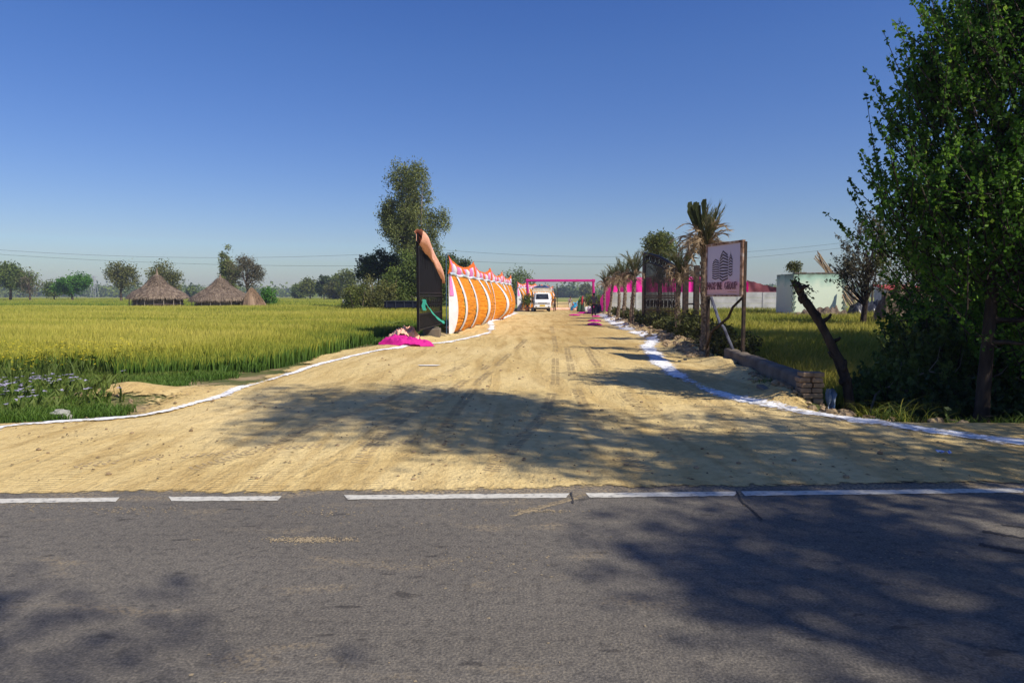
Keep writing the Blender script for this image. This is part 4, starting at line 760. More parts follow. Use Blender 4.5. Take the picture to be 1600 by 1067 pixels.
for i in range(7):
    for j in range(9): P[i, j] = (4.66 + .16 * i / 6 * (.6 + .4 * j / 8) + .015 * rs.randn(), 10.02 + .04 * math.sin(i * 1.7 + j) + .02 * rs.randn(), .22 - .62 * j / 8)
mb.grid(P); tag(mb.build('plastic_bag', noisemat('blue_plastic', [(.4, (.06, .13, .25)), (.6, (.25, .30, .36))], 12, .4, .3), loc=(4.7, 10.02, -.4), smooth=True), 'crumpled pale blue plastic bag hanging behind the brick parapet end', 'bag')
for k in range(3):
    mb = MB(); mb.box((4.95 + .2 * k, 10.1 + .15 * k, hz(4.95 + .2 * k, 10.1) + .05), (.23, .11, .08), rz=.4 * k, rx=.1, bev=.01)
    tag(mb.build('loose_brick', M['clod'], loc=(4.95 + .2 * k, 10.1 + .15 * k, hz(4.95 + .2 * k, 10.1))), ('loose old brick nearest the hanging plastic bag', 'middle one of the loose bricks beside the parapet', 'loose brick farthest right of the parapet end')[k], 'brick', 'loose bricks in the ditch')
# blue paper scrap, white rock
p = G(1475, 713); mb = MB(); P = np.zeros((5, 5, 3))
for i in range(5):
    for j in range(5): P[i, j] = (p.x - .06 + .03 * i, p.y - .03 + .02 * j, hz(p.x, p.y) + .03 + .035 * rs.rand())
mb.grid(P); tag(mb.build('paper_scrap', noisemat('blue_paper', [(.45, (.75, .78, .85)), (.55, (.12, .2, .6))], 22, .7, .1), loc=tuple(p)), 'crumpled blue and white paper scrap lying on the shaded sand', 'litter')
p = G(95, 652); mb = MB(); mb.ball((p.x, p.y, hz(p.x, p.y) + .03), (.13, .08, .06), 10, 7, .45, rs); mb.ball((p.x + .12, p.y - .06, hz(p.x, p.y) - .0), (.07, .05, .045), 8, 6, .4, rs)
tag(mb.build('rock', noisemat('pale_stone', [(.3, (.25, .25, .21)), (.7, (.45, .44, .38))], 14, .9, .6), loc=tuple(p)), 'pale flat stone in the grass just above the white line at left', 'stone')
for (px, py, s, lab) in ((125, 627, .07, 'small pale stone at the left foot of the dirt mound'), (88, 627, .06, 'flat stone between the lilac flowers and the mound')):
    p = G(px, py); mb = MB(); mb.ball((p.x, p.y, hz(p.x, p.y) + .02), (s * 1.6, s, s * .7), 9, 6, .4, rs); tag(mb.build('rock', M['clod'], loc=tuple(p)), lab, 'stone')
# ------------------------------------------------------------ signboard
fpos = Vector((4.85, 17.0, 0)); npos = Vector((5.2, 15.45, 0)); e = (npos - fpos); Lb = e.length; e.normalize(); nv = Vector((-e.y * -1, e.x * -1, 0)); nv = Vector((e.y, -e.x, 0))
if nv.dot(-fpos) < 0: nv = -nv
zb, zt = 1.575, 2.80
root = thing('signboard', 'rusty framed pink and white signboard with a dark tower logo on two dark posts', 'sign', tuple(fpos))
def bd(u, v, o=0.): return fpos + e * (Lb * u) + nv * o + Vector((0, 0, zt - (zt - zb) * v))
M['rust'] = noisemat('rusty_paint', [(.35, (.10, .05, .03)), (.5, (.34, .2, .13)), (.7, (.5, .42, .38))], 7, .8, .4)
M['darkpost'] = noisemat('dark_rusty_steel', [(.35, (.02, .016, .014)), (.7, (.075, .045, .03))], 9, .75, .3)
m, n, L, b = _new('sign_face'); tc = n.new('ShaderNodeTexCoord'); sp = n.new('ShaderNodeSeparateXYZ'); L.new(tc.outputs['Object'], sp.inputs[0]); q = n.new('ShaderNodeTexNoise'); q.inputs['Scale'].default_value = 2.5; q.inputs['Detail'].default_value = 8; L.new(tc.outputs['Object'], q.inputs['Vector'])
ma = n.new('ShaderNodeMath'); ma.operation = 'MULTIPLY_ADD'; ma.inputs[1].default_value = .25; L.new(q.outputs['Fac'], ma.inputs[0]); L.new(sp.outputs[2], ma.inputs[2]); mr = n.new('ShaderNodeMapRange'); mr.inputs[1].default_value = 1.75; mr.inputs[2].default_value = 2.3; L.new(ma.outputs[0], mr.inputs[0])
r = ramp(n, [(0, (.66, .40, .42)), (.45, (.68, .34, .46)), (.6, (.52, .44, .58)), (1, (.50, .45, .60))]); L.new(mr.outputs[0], r.inputs[0]); L.new(r.outputs[0], b.inputs['Base Color']); b.inputs['Roughness'].default_value = .5; M['signface'] = m
def slab(mb, a, b_, c, d, th, mi=0):     # quad a b c d with thickness th along nv
    o = nv * th; V = [a, b_, c, d, a + o, b_ + o, c + o, d + o]; mb.add([tuple(v) for v in V], [(3, 2, 1, 0), (4, 5, 6, 7), (0, 1, 5, 4), (1, 2, 6, 5), (2, 3, 7, 6), (3, 0, 4, 7)], mi=mi)
mb = MB(); slab(mb, bd(0, 1), bd(1, 1), bd(1, 0), bd(0, 0), .02); mb.build('panel', M['signface'], root)
mb = MB()
for (u0, v0, u1, v1) in ((-.02, -.03, 1.02, .012), (-.02, .975, 1.02, 1.01), (-.02, .012, .012, .975), (.965, .012, 1.03, .975)): slab(mb, bd(u0, v1, -.03), bd(u1, v1, -.03), bd(u1, v0, -.03), bd(u0, v0, -.03), .075)
mb.build('frame', M['rust'], root)
logo = MB(); txt = MB(); O = .026
def q2(mb, pts): mb.add([tuple(bd(u, v, O)) for u, v in pts], [(0, 1, 2, 3)])
for (ul, ua, ur, v0, v1, ns, dl, dr) in ((.17, .26, .375, .27, .655, 9, .055, .045), (.385, .475, .625, .12, .69, 10, .10, .085), (.64, .69, .745, .2, .6, 8, .07, .06)):
    for i in range(ns):
        t = i / (ns - 1); v = v0 + (v1 - v0) * t; k = 1 - 1.55 * t; th = (v1 - v0) / ns * .55; a_ = ul + (.02 if i == 0 else 0); c_ = ur - (.02 if i == 0 else 0)
        q2(logo, [(a_, v + dl * k + th), (ua, v + th), (ua, v), (a_, v + dl * k)]); q2(logo, [(ua, v + th), (c_, v + dr * k + th), (c_, v + dr * k), (ua, v)])
logo.add([tuple(bd(u, v, O)) for u, v in ((.685, .22), (.695, .22), (.69, .13))], [(0, 1, 2)])
logo.build('tower_logo', flat('logo_ink', (.05, .035, .055), .6, var=.2), root)
GL = {'M': [(0, 0, 0, 1), (0, 1, .5, .3), (.5, .3, 1, 1), (1, 1, 1, 0)], 'A': [(0, 0, .5, 1), (.5, 1, 1, 0), (.22, .38, .78, .38)], 'X': [(0, 0, 1, 1), (0, 1, 1, 0)], 'P': [(.1, 0, .1, 1), (.1, 1, .8, .95), (.8, .95, .95, .75), (.95, .75, .8, .52), (.8, .52, .1, .5)],
      'I': [(.5, 0, .5, 1)], 'N': [(.05, 0, .05, 1), (.05, 1, .95, 0), (.95, 0, .95, 1)], 'E': [(.1, 0, .1, 1), (.1, 1, .9, 1), (.1, .5, .7, .5), (.1, 0, .9, 0)], 'G': [(.95, .82, .6, 1), (.6, 1, .15, .85), (.15, .85, .05, .5), (.05, .5, .15, .15), (.15, .15, .6, 0), (.6, 0, .9, .1), (.9, .1, .9, .45), (.9, .45, .6, .45)],
      'R': [(.1, 0, .1, 1), (.1, 1, .8, .95), (.8, .95, .9, .75), (.9, .75, .8, .52), (.8, .52, .1, .5), (.5, .5, .95, 0)], 'O': [(.5, 1, .1, .8), (.1, .8, .05, .5), (.05, .5, .1, .2), (.1, .2, .5, 0), (.5, 0, .9, .2), (.9, .2, .95, .5), (.95, .5, .9, .8), (.9, .8, .5, 1)], 'U': [(.08, 1, .08, .2), (.08, .2, .4, 0), (.4, 0, .75, .05), (.75, .05, .92, .25), (.92, .25, .92, 1)]}
SER = {'M': [0, 1], 'A': [0, 1], 'X': [0, 1], 'P': [.1], 'I': [.5], 'N': [.05, .95], 'R': [.1, .95], 'E': [.1]}
u = .035; k_ = 0
INK = flat('maroon_ink', (.10, .02, .045), .6, var=.2)
for ch in 'MAXPINE GROUP':
    if ch == ' ': u += .045; txt.build('lettering', INK, root); txt = MB(); continue
    wd = .03 if ch == 'I' else .062; v0_, v1_ = .865, .735
    def cv(a, b_): return (u + wd * a * .88, v0_ + (v1_ - v0_) * b_)
    for (x0, y0, x1, y1) in GL[ch]:
        (ua, va), (ub, vb) = cv(x0, y0), cv(x1, y1); horiz = abs(y1 - y0) < .2; dx = ub - ua; dy = (vb - va) * .8; l = math.hypot(dx, dy) + 1e-6; tw_ = .0035 if horiz else .0085; nx_, ny_ = -dy / l * tw_, dx / l * tw_ * 1.25
        q2(txt, [(ua - nx_, va - ny_), (ub - nx_, vb - ny_), (ub + nx_, vb + ny_), (ua + nx_, va + ny_)]); O += .00012
    for s_ in SER.get(ch, []):
        for yy in (0, 1):
            (uc, vc) = cv(s_, yy)
            if ch == 'A' and yy == 1: continue
            q2(txt, [(uc - .014, vc + .006), (uc + .014, vc + .006), (uc + .014, vc - .006), (uc - .014, vc - .006)]); O += .00012
    u += wd + .009
txt.build('lettering', INK, root)
sub = MB(); O = .026
for i in range(9):
    u0 = .63 + i * .027; h_ = .012 if i % 3 else .022; q2(sub, [(u0, .925), (u0 + .007, .925), (u0 + .014, .925 - h_), (u0 + .007, .925 - h_)]); O += .0001; q2(sub, [(u0 + .010, .925), (u0 + .024, .922), (u0 + .024, .915), (u0 + .010, .918)]); O += .0001
sub.build('small_script', flat('orange_ink', (.42, .2, .08), .6), root)
mb = MB()
for (pp, px, py) in ((npos - nv * .03 + e * .02, 1157, 573), (fpos - nv * .03, 1097, 556)):
    mb = MB(); mb.box((pp.x, pp.y, (zt + hz(pp.x, pp.y) - .2) / 2), (.07, .07, zt - hz(pp.x, pp.y) + .2), rz=math.atan2(e.y, e.x), bev=.006); mb.build('post', M['darkpost'], root)
mb = MB(); a0 = bd(.05, 1.02, -.06); mb.tube([a0, A(1125, 505, 16.6), A(1131, 512, 16.5), A(1152, 563, 16.2)], .045, 8, flat=.6); mb.build('brace', noisemat('blue_grey_bark', [(.3, (.03, .03, .05)), (.7, (.14, .15, .2))], 6, .9, .5), root, smooth=True)
mb = MB(); mb.tube([bd(.95, 1.02, -.06), A(1145, 480, 15.9), A(1138, 496, 16.1), A(1124, 508, 16.4), A(1112, 518, 16.8), A(1104, 545, 17)], [.03, .03, .032, .035, .035, .03], 7); mb.build('bent_branch_brace', M['darkbark'], root, smooth=True)

# ------------------------------------------------------------ iron gates
M['iron'] = noisemat('black_iron', [(.3, (.003, .003, .0035)), (.7, (.009, .008, .008))], 6, .55, .15, spec=.2)
def leaf_gate(name, label, pn, pf, zb, zn, zf, solid, group, bulge=.12, frame_r=.05):
    root = thing(name, label, 'gate', (pn.x, pn.y, zb), group); d = pf - pn; L_ = d.length; d.normalize()
    tp = lambda t: zn + (zf - zn) * t + bulge * math.sin(math.pi * t)
    P = lambda t, z: Vector((pn.x, pn.y, 0)) + d * (L_ * t) + Vector((0, 0, z)); rz_ = math.atan2(d.y, d.x)
    fr_ = MB(); fr_.box(P(0, (zb + tp(0)) / 2), (.11, .08, tp(0) - zb), rz=rz_, bev=.008); fr_.box(P(1, (zb + tp(1)) / 2), (.11 if solid else .42, .08, tp(1) - zb), rz=rz_, bev=.008)
    fr_.tube([P(t, tp(t)) for t in np.linspace(0, 1, 14)], .04 if solid else .07, 6); fr_.tube([P(t, tp(t) - .42) for t in np.linspace(0, 1, 14)], .025 if solid else .045, 6)
    for zz in (zb + .06, zb + .55, zb + 1.15, zb + 1.25): fr_.box(P(.5, zz), (L_ - .11, .06, .05), rz=rz_)
    fr_.build('frame', M['iron'], root)
    n_ = 26
    b = MB()
    for i in range(1, n_):
        t = i / n_; b.tube([P(t, zb + .08), P(t, tp(t) - .4)], .028 if not solid else .013, 5)
        b.tube([P(t, tp(t) - .42), P(t, tp(t) - .02)], .008 if solid else .018, 4)
    b.build('bars', M['iron'], root)
    s = MB()      # scroll work band and arch scrolls
    for i in range(16):
        t = (i + .6) / 16.6; c = P(t, zb + .85); s.tube([c + d * (.075 * math.cos(a) * (1 - a / 12)) + Vector((0, 0, .2 * math.sin(a) * (1 - a / 12))) for a in np.linspace(0, 7.5, 16)], .010 if solid else .022, 4, cap=False)
        c = P(t, tp(t) - .21); s.tube([c + d * (.12 * math.cos(a)) + Vector((0, 0, .15 * math.sin(a))) for a in np.linspace(0, 6.28, 12)], .010 if solid else .025, 4, cap=False)
    s.tube([P(t, zb + .85) for t in np.linspace(0, 1, 12)], .012, 4); s.tube([P(t, tp(t) - .21) for t in np.linspace(0, 1, 14)], .012, 4)
    s.build('scrollwork', M['iron'], root)
    if solid:
        pn_ = MB(); q = [P(t, zb + .08) for t in (0, 1)]; m_ = 24; rows = []
        for i in range(m_ + 1): t = i / m_; rows.append([tuple(P(t, zb + 1.22)), tuple(P(t, tp(t) - .45))])
        pn_.grid(np.array(rows)); rows = [[tuple(P(i / m_, zb + .1)), tuple(P(i / m_, zb + .53))] for i in range(m_ + 1)]; pn_.grid(np.array(rows)); pn_.build('sheet_panel', M['iron'], root)
        sp_ = MB()
        for i in range(1, 24):
            t = i / 24; z_ = tp(t) - .42; sp_.tube([P(t, z_), P(t, z_ - .3 - .22 * ((i * 7) % 5) / 4)], [.03, .004], 4)
        sp_.build('spear_fringe', M['iron'], root)
    return root
gate_l = leaf_gate('gate_leaf', 'tall black sheet iron gate leaf with peach cloth on top, left of the track', Vector((-3.02, 22, 0)), Vector((-2.76, 26.6, 0)), .42, 3.55, 2.6, True, None, .18)
gate_r = leaf_gate('gate_leaf', 'black wrought iron gate leaf with open bars among the palms', Vector((7.25, 30, 0)), Vector((6.78, 35.2, 0)), .32, 2.75, 3.72, False, None, .15)
root = thing('gate_pillar', 'pair of dark steel columns joined by rungs that carry the open gate', 'gate post', (7.6, 29, 0)); mb = MB()
for px in (1071, 1088): p = A(px, 461, 29); mb.box((p.x, 29, 1.3), (.22, .2, 3.1), bev=.01)
pa, pb = X(1071, 29), X(1088, 29); zz0 = A(0, 413, 29).z; mb.build('column', M['darkpost'], root); mb = MB()
for py in (427, 439, 475, 497): z = A(0, py, 29).z; mb.box(((pa + pb) / 2, 29, z), (pb - pa - .2, .07, .07))
mb.build('rung', M['darkpost'], root)
mb = MB(); mb.box((-2.95, 25.2, .13), (.62, .8, .5), rz=.05, bev=.03); mb.box((-2.97, 25.3, .395), (.5, .5, .04), rz=.05, bev=.01)
tag(mb.build('gate_plinth', M['plaster'], loc=(-2.95, 25.2, 0)), 'grey concrete block under the hinge end of the black gate leaf', 'plinth')
# cloth helpers
def clothmat(name, c, c2=None, rough=.75, sc=14, trans=.15, stretch=(1, 1, 1)):
    return noisemat(name, [(.3, tuple(k * .82 for k in c)), (.7, c2 or tuple(min(1, k * 1.1) for k in c))], sc, rough, .45, sc * 1.6, bdist=.025, trans=trans, stretch=stretch)
M['magenta'] = clothmat('magenta_cloth', (.66, .018, .27)); M['peach'] = clothmat('peach_cloth', (1.0, .46, .30), (1.0, .58, .42), trans=.08); M['orange'] = clothmat('orange_cloth', (1.0, .27, .012), (1.0, .42, .03), sc=2.5, stretch=(1, 1, 9), trans=.3)
M['orange2'] = clothmat('deep_orange_cloth', (.85, .17, .02)); M['whitec'] = clothmat('white_cloth', (.8, .79, .8), (.84, .83, .84), sc=3, trans=.1); M['pinkc'] = clothmat('pink_cloth', (.85, .25, .55)); M['lilac'] = clothmat('pale_lilac_cloth', (.72, .62, .78)); M['teal'] = clothmat('teal_cloth', (.06, .52, .38)); M['bluew'] = clothmat('pale_blue_cloth', (.5, .64, .72))
def heap(name, label, c, lx, ly, h, mat, seed, cat='cloth', group=None, rz=0, nx=84, ny=34):
    rs = np.random.RandomState(seed); s0 = rs.rand() * 50; P = np.zeros((nx, ny, 3))
    for i in range(nx):
        for j in range(ny):
            a = (i / (nx - 1) - .5) * 2; b = (j / (ny - 1) - .5) * 2; r = a * a + b * b * .9; e_ = 1 + .25 * (float(vn(a * 3 + s0, b * 3)) - .5) * 2
            z = h * max(0, 1 - (r * e_)**1.6)**.6 * (.35 + 1.1 * float(fbm(a * 5 + s0, b * 4))) + .28 * h * (float(vn(a * 11 + s0, b * 8)) - .5) * max(0, 1.1 - r) + .18 * h * (abs(float(fbm(a * 9 + s0, b * 14 + a * 5)) - .5) * 2 - .3) * max(0, 1.1 - r)
            x = a * lx / 2 * (1 + .2 * (float(vn(b * 3 + s0, a)) - .5)); y = b * ly / 2 * (1 + .3 * (float(vn(a * 4 + s0, b)) - .5)) * math.sqrt(max(.08, 1 - a * a * .8))
            xx = c[0] + x * math.cos(rz) - y * math.sin(rz); yy = c[1] + x * math.sin(rz) + y * math.cos(rz); P[i, j] = (xx, yy, hz(xx, yy) + .025 + max(z, 0))
    mb = MB(); mb.grid(P); return tag(mb.build(name, mat, loc=(c[0], c[1], hz(*c[:2])), smooth=True), label, cat, group)
p = G(634, 543); heap('cloth_heap', 'bright magenta cloth heaped on the ground before the black gate leaf', (p.x, p.y + .25), 1.68, .8, .2, M['magenta'], 1)
p = G(622, 540); heap('cloth_heap', 'peach cloth bundle lying on top of the magenta heap', (p.x + .05, p.y + 1.0), 1.0, 1.0, .30, M['peach'], 2)
g = 'magenta cloths spread on the track near the workers'
for k, (px, py, w_, l_, lab) in enumerate(((929, 507.5, 23, 2.0, 'nearest magenta cloth spread on the track'), (928, 502, 20, 1.8, 'second nearest magenta cloth spread on the track'), (931, 495.5, 13, 1.6, 'magenta cloth at the feet of the standing man'), (898, 493, 18, 1.5, 'magenta cloth farthest left on the track'), (914, 490, 24, 2.2, 'long magenta cloth below the women in green and red'))):
    p = G(px, py); heap('spread_cloth', lab, (p.x, p.y), w_ / F * p.y, l_, .10, M['magenta'], 20 + k, group=g, nx=26, ny=12)
# cloth over the gate top
mb = MB(); rs = np.random.RandomState(6); top = [Vector((-3.02, 21.9, 3.62)) + (Vector((-2.80, 27.3, 2.28)) - Vector((-3.02, 21.9, 3.62))) * t + Vector((.04 * math.sin(t * 9), 0, .19 * math.sin(math.pi * min(1, t * 1.05)))) for t in np.linspace(0, 1, 30)]
P = np.zeros((30, 14, 3))
for i, q in enumerate(top):
    wv = .085 + .06 * float(vn(i * .2, 4)) + .008 * rs.rand() - .05 * (i / 29)**4
    for j in range(14):
        a = 2 * math.pi * j / 13; rr = wv * (1 + .22 * math.sin(3 * a + i * .35) + .12 * math.sin(7 * a - i * .3)); P[i, j] = (q.x + rr * math.cos(a) * .8 + .06, q.y, q.z + rr * math.sin(a) - .06 - (.26 * (.2 + .8 * float(vn(i * .3, 2))) if math.sin(a) < -.3 else 0))
mb.grid(P); tag(mb.build('draped_cloth', M['peach'], loc=(-3.02, 21.9, 3.5), smooth=True), 'peach cloth rolled along the sloping top of the black gate leaf', 'cloth')
mb = MB(); q0 = A(662, 468, 22.5); q1 = A(694, 504, 26.3); P = []
for i in range(22):
    t = i / 21; c = q0.lerp(q1, t) + Vector((0, 0, -.12 * math.sin(math.pi * t))); wd = .02 + .03 * t + .01 * math.sin(i); P.append([(c.x, c.y, c.z + wd), (c.x + .03 * math.sin(i * 1.3), c.y, c.z), (c.x, c.y, c.z - wd)])
mb.grid(np.array(P)); mb.grid(np.array([[(q0.x + .02 * math.sin(i) - .05, q0.y - .02, q0.z - .36 * i / 8), (q0.x + .07 + .02 * math.sin(i), q0.y - .02, q0.z - .36 * i / 8)] for i in range(9)]))
tag(mb.build('tie_ribbon', M['teal'], loc=tuple(q0), smooth=True), 'teal green cloth ribbon stretched from the gate leaf to the orange drapery', 'ribbon')
# ------------------------------------------------------------ orange drapery walls
def drape(label, p0, p1, nb, z1, z2, B, seed, Lres=420):
    rs = np.random.RandomState(seed); d = p1 - p0; L_ = d.length; d.normalize(); nr = Vector((d.y, -d.x, 0)); root = thing('drapery_wall', label, 'fabric wall', tuple(p0), 'orange fabric walls beside the track')
    def surf(u, z, t, dz=0):        # u in metres along, t 0..1 up the panel
        bay = u / L_ * nb; ph = abs(math.sin(math.pi * bay))**.6; amp = float(sm(u / .5)) * B * (.45 + .75 * ph) * (.5 + 1.0 * float(vn(bay * 1.7 + seed, 3)))
        o = amp * math.sin(math.pi * min(1, t * .93 + .07))**.75 * (.8 + .35 * (1 - t))
        return p0 + d * u + nr * o + Vector((0, 0, z))
    nv_ = 80; orange = MB(); us = np.linspace(0, L_, Lres)
    stripes = []; u = .0; stripes.append((0, .42))
    u = 1.5
    while u < L_ - .4: w_ = .4 if rs.rand() < .5 else .8; stripes.append((u, u + w_)); u += 1.9 + 1.6 * rs.rand()
    stripes[-1:] = [(L_ - .5, L_)]
    def instripe(u):
        for a, b_ in stripes:
            if a <= u < b_: return True
        return False
    seg = []; cur = instripe(us[0] + 1e-6); st = 0
    for i in range(1, len(us)):
        f = instripe((us[i] + us[min(i + 1, len(us) - 1)]) / 2) if i < len(us) - 1 else None
        if f != cur: seg.append((st, i, cur)); st = i; cur = f
    for (a, b_, isw) in seg:
        P = np.zeros((b_ - a + 1, nv_, 3))
        for i in range(a, b_ + 1):
            for j in range(nv_):
                t = j / (nv_ - 1); u = us[i]; q = surf(u, z1 * t + .04, t)
                bot = .10 * abs(math.sin(u * 1.1)) * (1 - t)**3
                ru = (0 if isw else (float(vn(u * 1.1 + seed + 3 * t, t * 50 + .8 * u)) - .5) * .05 * min(1, 4 * t, 6 * (1 - t) + .2) + (float(fbm(u * 2.3, t * 60 + 9)) - .5) * .05) + (.035 if isw else 0)
                q = q + nr * ru + Vector((0, 0, bot)); P[i - a, j] = (q.x, q.y, q.z)
        m_ = MB(); m_.grid(P)
        (m_.build('white_stripe', M['whitec'], root, smooth=True) if isw else m_.build('ruffled_panel', M['orange'], root, smooth=True))
    # pale blue piped band
    bnd = MB(); pts = []
    P = np.zeros((Lres // 2, 7, 3))
    for i in range(Lres // 2):
        u = L_ * i / (Lres // 2 - 1); c = surf(u, z1 + .04, 1.0) + Vector((0, 0, .03 * math.sin(u * 2.1))) + nr * .06
        for j in range(7): a = math.pi * (j / 6 - .5); P[i, j] = tuple(c + nr * (.06 * math.cos(a) * (1 + .15 * math.sin(u * 4))) + Vector((0, 0, .06 * math.sin(a))))
    ub = np.arange(Lres // 2 - 1); mi = np.zeros((Lres // 2 - 1, 6), int); mi[(ub // 11) % 2 == 0, :] = 1
    bnd.grid(P, mi=mi); bnd.build('piped_band', [M['whitec'], M['bluew']], root, smooth=True)
    # valance of pennant shaped panels rising to a peak at each pole
    nu, nz = Lres, 14; P = np.zeros((nu, nz, 3)); mi = np.zeros((nu - 1, nz - 1), int)
    for i in range(nu):
        u = L_ * i / (nu - 1); bay = u / L_ * nb; fr_ = bay % 1; sag = (4 * fr_ * (1 - fr_))**.7; zt_ = z2 - (z2 - z1 - .42) * sag * .85 - .05 * float(vn(u * 2, 1))
        for j in range(nz):
            t = j / (nz - 1); q = surf(u, z1 + .05 + (zt_ - z1 - .05) * t, 1.0) + nr * (.06 * math.sin(u * 5.2) * (1 - t) + .08 * math.sin(math.pi * t)); P[i, j] = tuple(q)
            if i < nu - 1 and j < nz - 1:
                cyc = (u / L_ * nb * 4.0) % 1; s_ = cyc + t * .35
                mi[i, j] = 0 if t > .70 or s_ < .26 or s_ > 1.14 - .3 * t else (1 if s_ < .6 else (3 if s_ < .75 else 2))
    v_ = MB(); v_.grid(P, mi=mi); v_.build('valance', [M['orange2'], M['pinkc'], M['whitec'], M['lilac']], root, smooth=True)
    # pink patch on the first white panel
    pk = MB(); rows = []
    for i in range(6):
        u = .06 + .2 * i / 5; rows.append([tuple(surf(u, z1 * t, t) + nr * .07) for t in np.linspace(.66, .985, 8)])
    pk.grid(np.array(rows)); pk.build('pink_patch', M['pinkc'], root, smooth=True)
    for k in range(nb + 1):
        c = p0 + d * (L_ * k / nb) - nr * .06; po = MB(); po.tube([(c.x, c.y, -.1), (c.x, c.y, z2 - .1)], .018, 7); po.build('pole', M['steel'], root)
    return root
M['steel'] = flat('blue_steel', (.06, .12, .2), .5)
drape('near orange ruffled fabric wall with white stripes, starting beside the black gate leaf', Vector((-2.52, 26.9, 0)), Vector((-.1, 55.5, 0)), 4, 2.38, 3.3, .62, 5)
drape('far orange ruffled fabric wall with white stripes, behind the pink arch and truck', Vector((.5, 69, 0)), Vector((6.3, 106, 0)), 5, 2.3, 3.1, .5, 9, 260)
# ------------------------------------------------------------ pink arch
root = thing('cloth_arch', 'magenta cloth wrapped rectangular arch spanning the track behind the truck', 'arch', (X(824, 69), 69, 0)); xa, xb = X(824, 69), X(927, 69); zt_ = A(0, 438.5, 69).z
for x_ in (xa, xb):
    mb = MB(); mb.tube([(x_ + .02 * math.sin(z * 4), 69, z) for z in np.linspace(-.05, zt_, 14)], .125, 8, jag=.15, rs=np.random.RandomState(1)); mb.build('post', M['magenta'], root)
mb = MB(); mb.box(((xa + xb) / 2, 69, zt_), (xb - xa - .3, .22, .24), bev=.05); mb.build('beam', M['magenta'], root)
for x_ in (xa, xb): mb = MB(); mb.box((x_, 69, zt_), (.34, .26, .3), bev=.05); mb.build('corner_wrap', M['magenta'], root)
# ------------------------------------------------------------ potted bushes, bags
def potted(label, px, D, h, seed):
    x0 = X(px, D); root = thing('potted_bush', label, 'potted plant', (x0, D, 0), 'potted green bushes flanking the arch')
    mb = MB(); mb.tube([(x0, D, 0), (x0, D, .1), (x0, D, .42), (x0, D, .45)], [.17, .2, .26, .28], 14); mb.build('pot', flat('terracotta', (.42, .17, .09)), root)
    rs = np.random.RandomState(seed); P = rs.randn(900, 3) * np.array([.26, .26, .3]) + np.array([x0, D, .5 + h * .45]); V, Fc = rhomb(P, .14, rs, aspect=.6); mk('foliage', V, Fc, M['leaf_mid'], root, at=np.repeat(rs.rand(900), 4))
    st_ = MB(); [st_.tube([(x0, D, .4), (x0 + .2 * math.cos(a), D + .2 * math.sin(a), .4 + h * .6)], .02, 5) for a in (0, 2, 4)]; st_.build('stem', M['bark'], root)
potted('potted bush at the foot of the left arch post beside the truck', 824, 66, 1.3, 1); potted('potted bush behind the standing man at the right arch post', 922, 66, 1.2, 2); potted('potted bush to the right of the standing man', 936, 65, 1.1, 3)
rs = np.random.RandomState(12)
def bag(label, px, py, w_, h_, mat, seed, group='white sacks lying beside the workers', cat='sack', name='sack'):
    p = G(px, py); mb = MB(); r = w_ / F * p.y / 2; mb.ball((p.x, p.y, h_ * .45), (r, r * .7, h_ * .55), 12, 8, .25, np.random.RandomState(seed)); tag(mb.build(name, mat, loc=tuple(p), smooth=True), label, cat, group)
bag('white sack left of the standing man', 916, 488, 10, .5, M['whitec'], 1); bag('white sack under the potted bush by the right arch post', 921, 489.5, 7, .65, M['whitec'], 2); bag('white sack right of the standing man', 934, 486.5, 8, .4, M['whitec'], 3)
bag('small white box like sack left under the truck side potted bush', 825, 486.5, 5, .45, M['whitec'], 4); bag('white sack between the arch post and the truck', 832, 486.5, 5, .42, M['whitec'], 5)
heap('tarp_heap', 'black plastic sheet heaped at the end of the palm row', (X(944, 62), 62), 2.0, 1.6, .75, flat('black_plastic', (.02, .02, .022), .35), 31, cat='tarpaulin', nx=24, ny=12)
heap('cloth_heap', 'blue and orange cloth pile on the ground beside the crouching woman', (X(899, 71), 71), 1.0, .8, .75, noisemat('blue_cloth', [(.45, (.03, .3, .5)), (.55, (.55, .2, .12))], 1.6, .8, .2), 32, nx=20, ny=12)
heap('spread_cloth', 'long pale pink cloth strip stretched across the track behind the truck', (X(880, 74), 74), 3.6, .5, .22, M['peach'], 33, nx=26, ny=8)
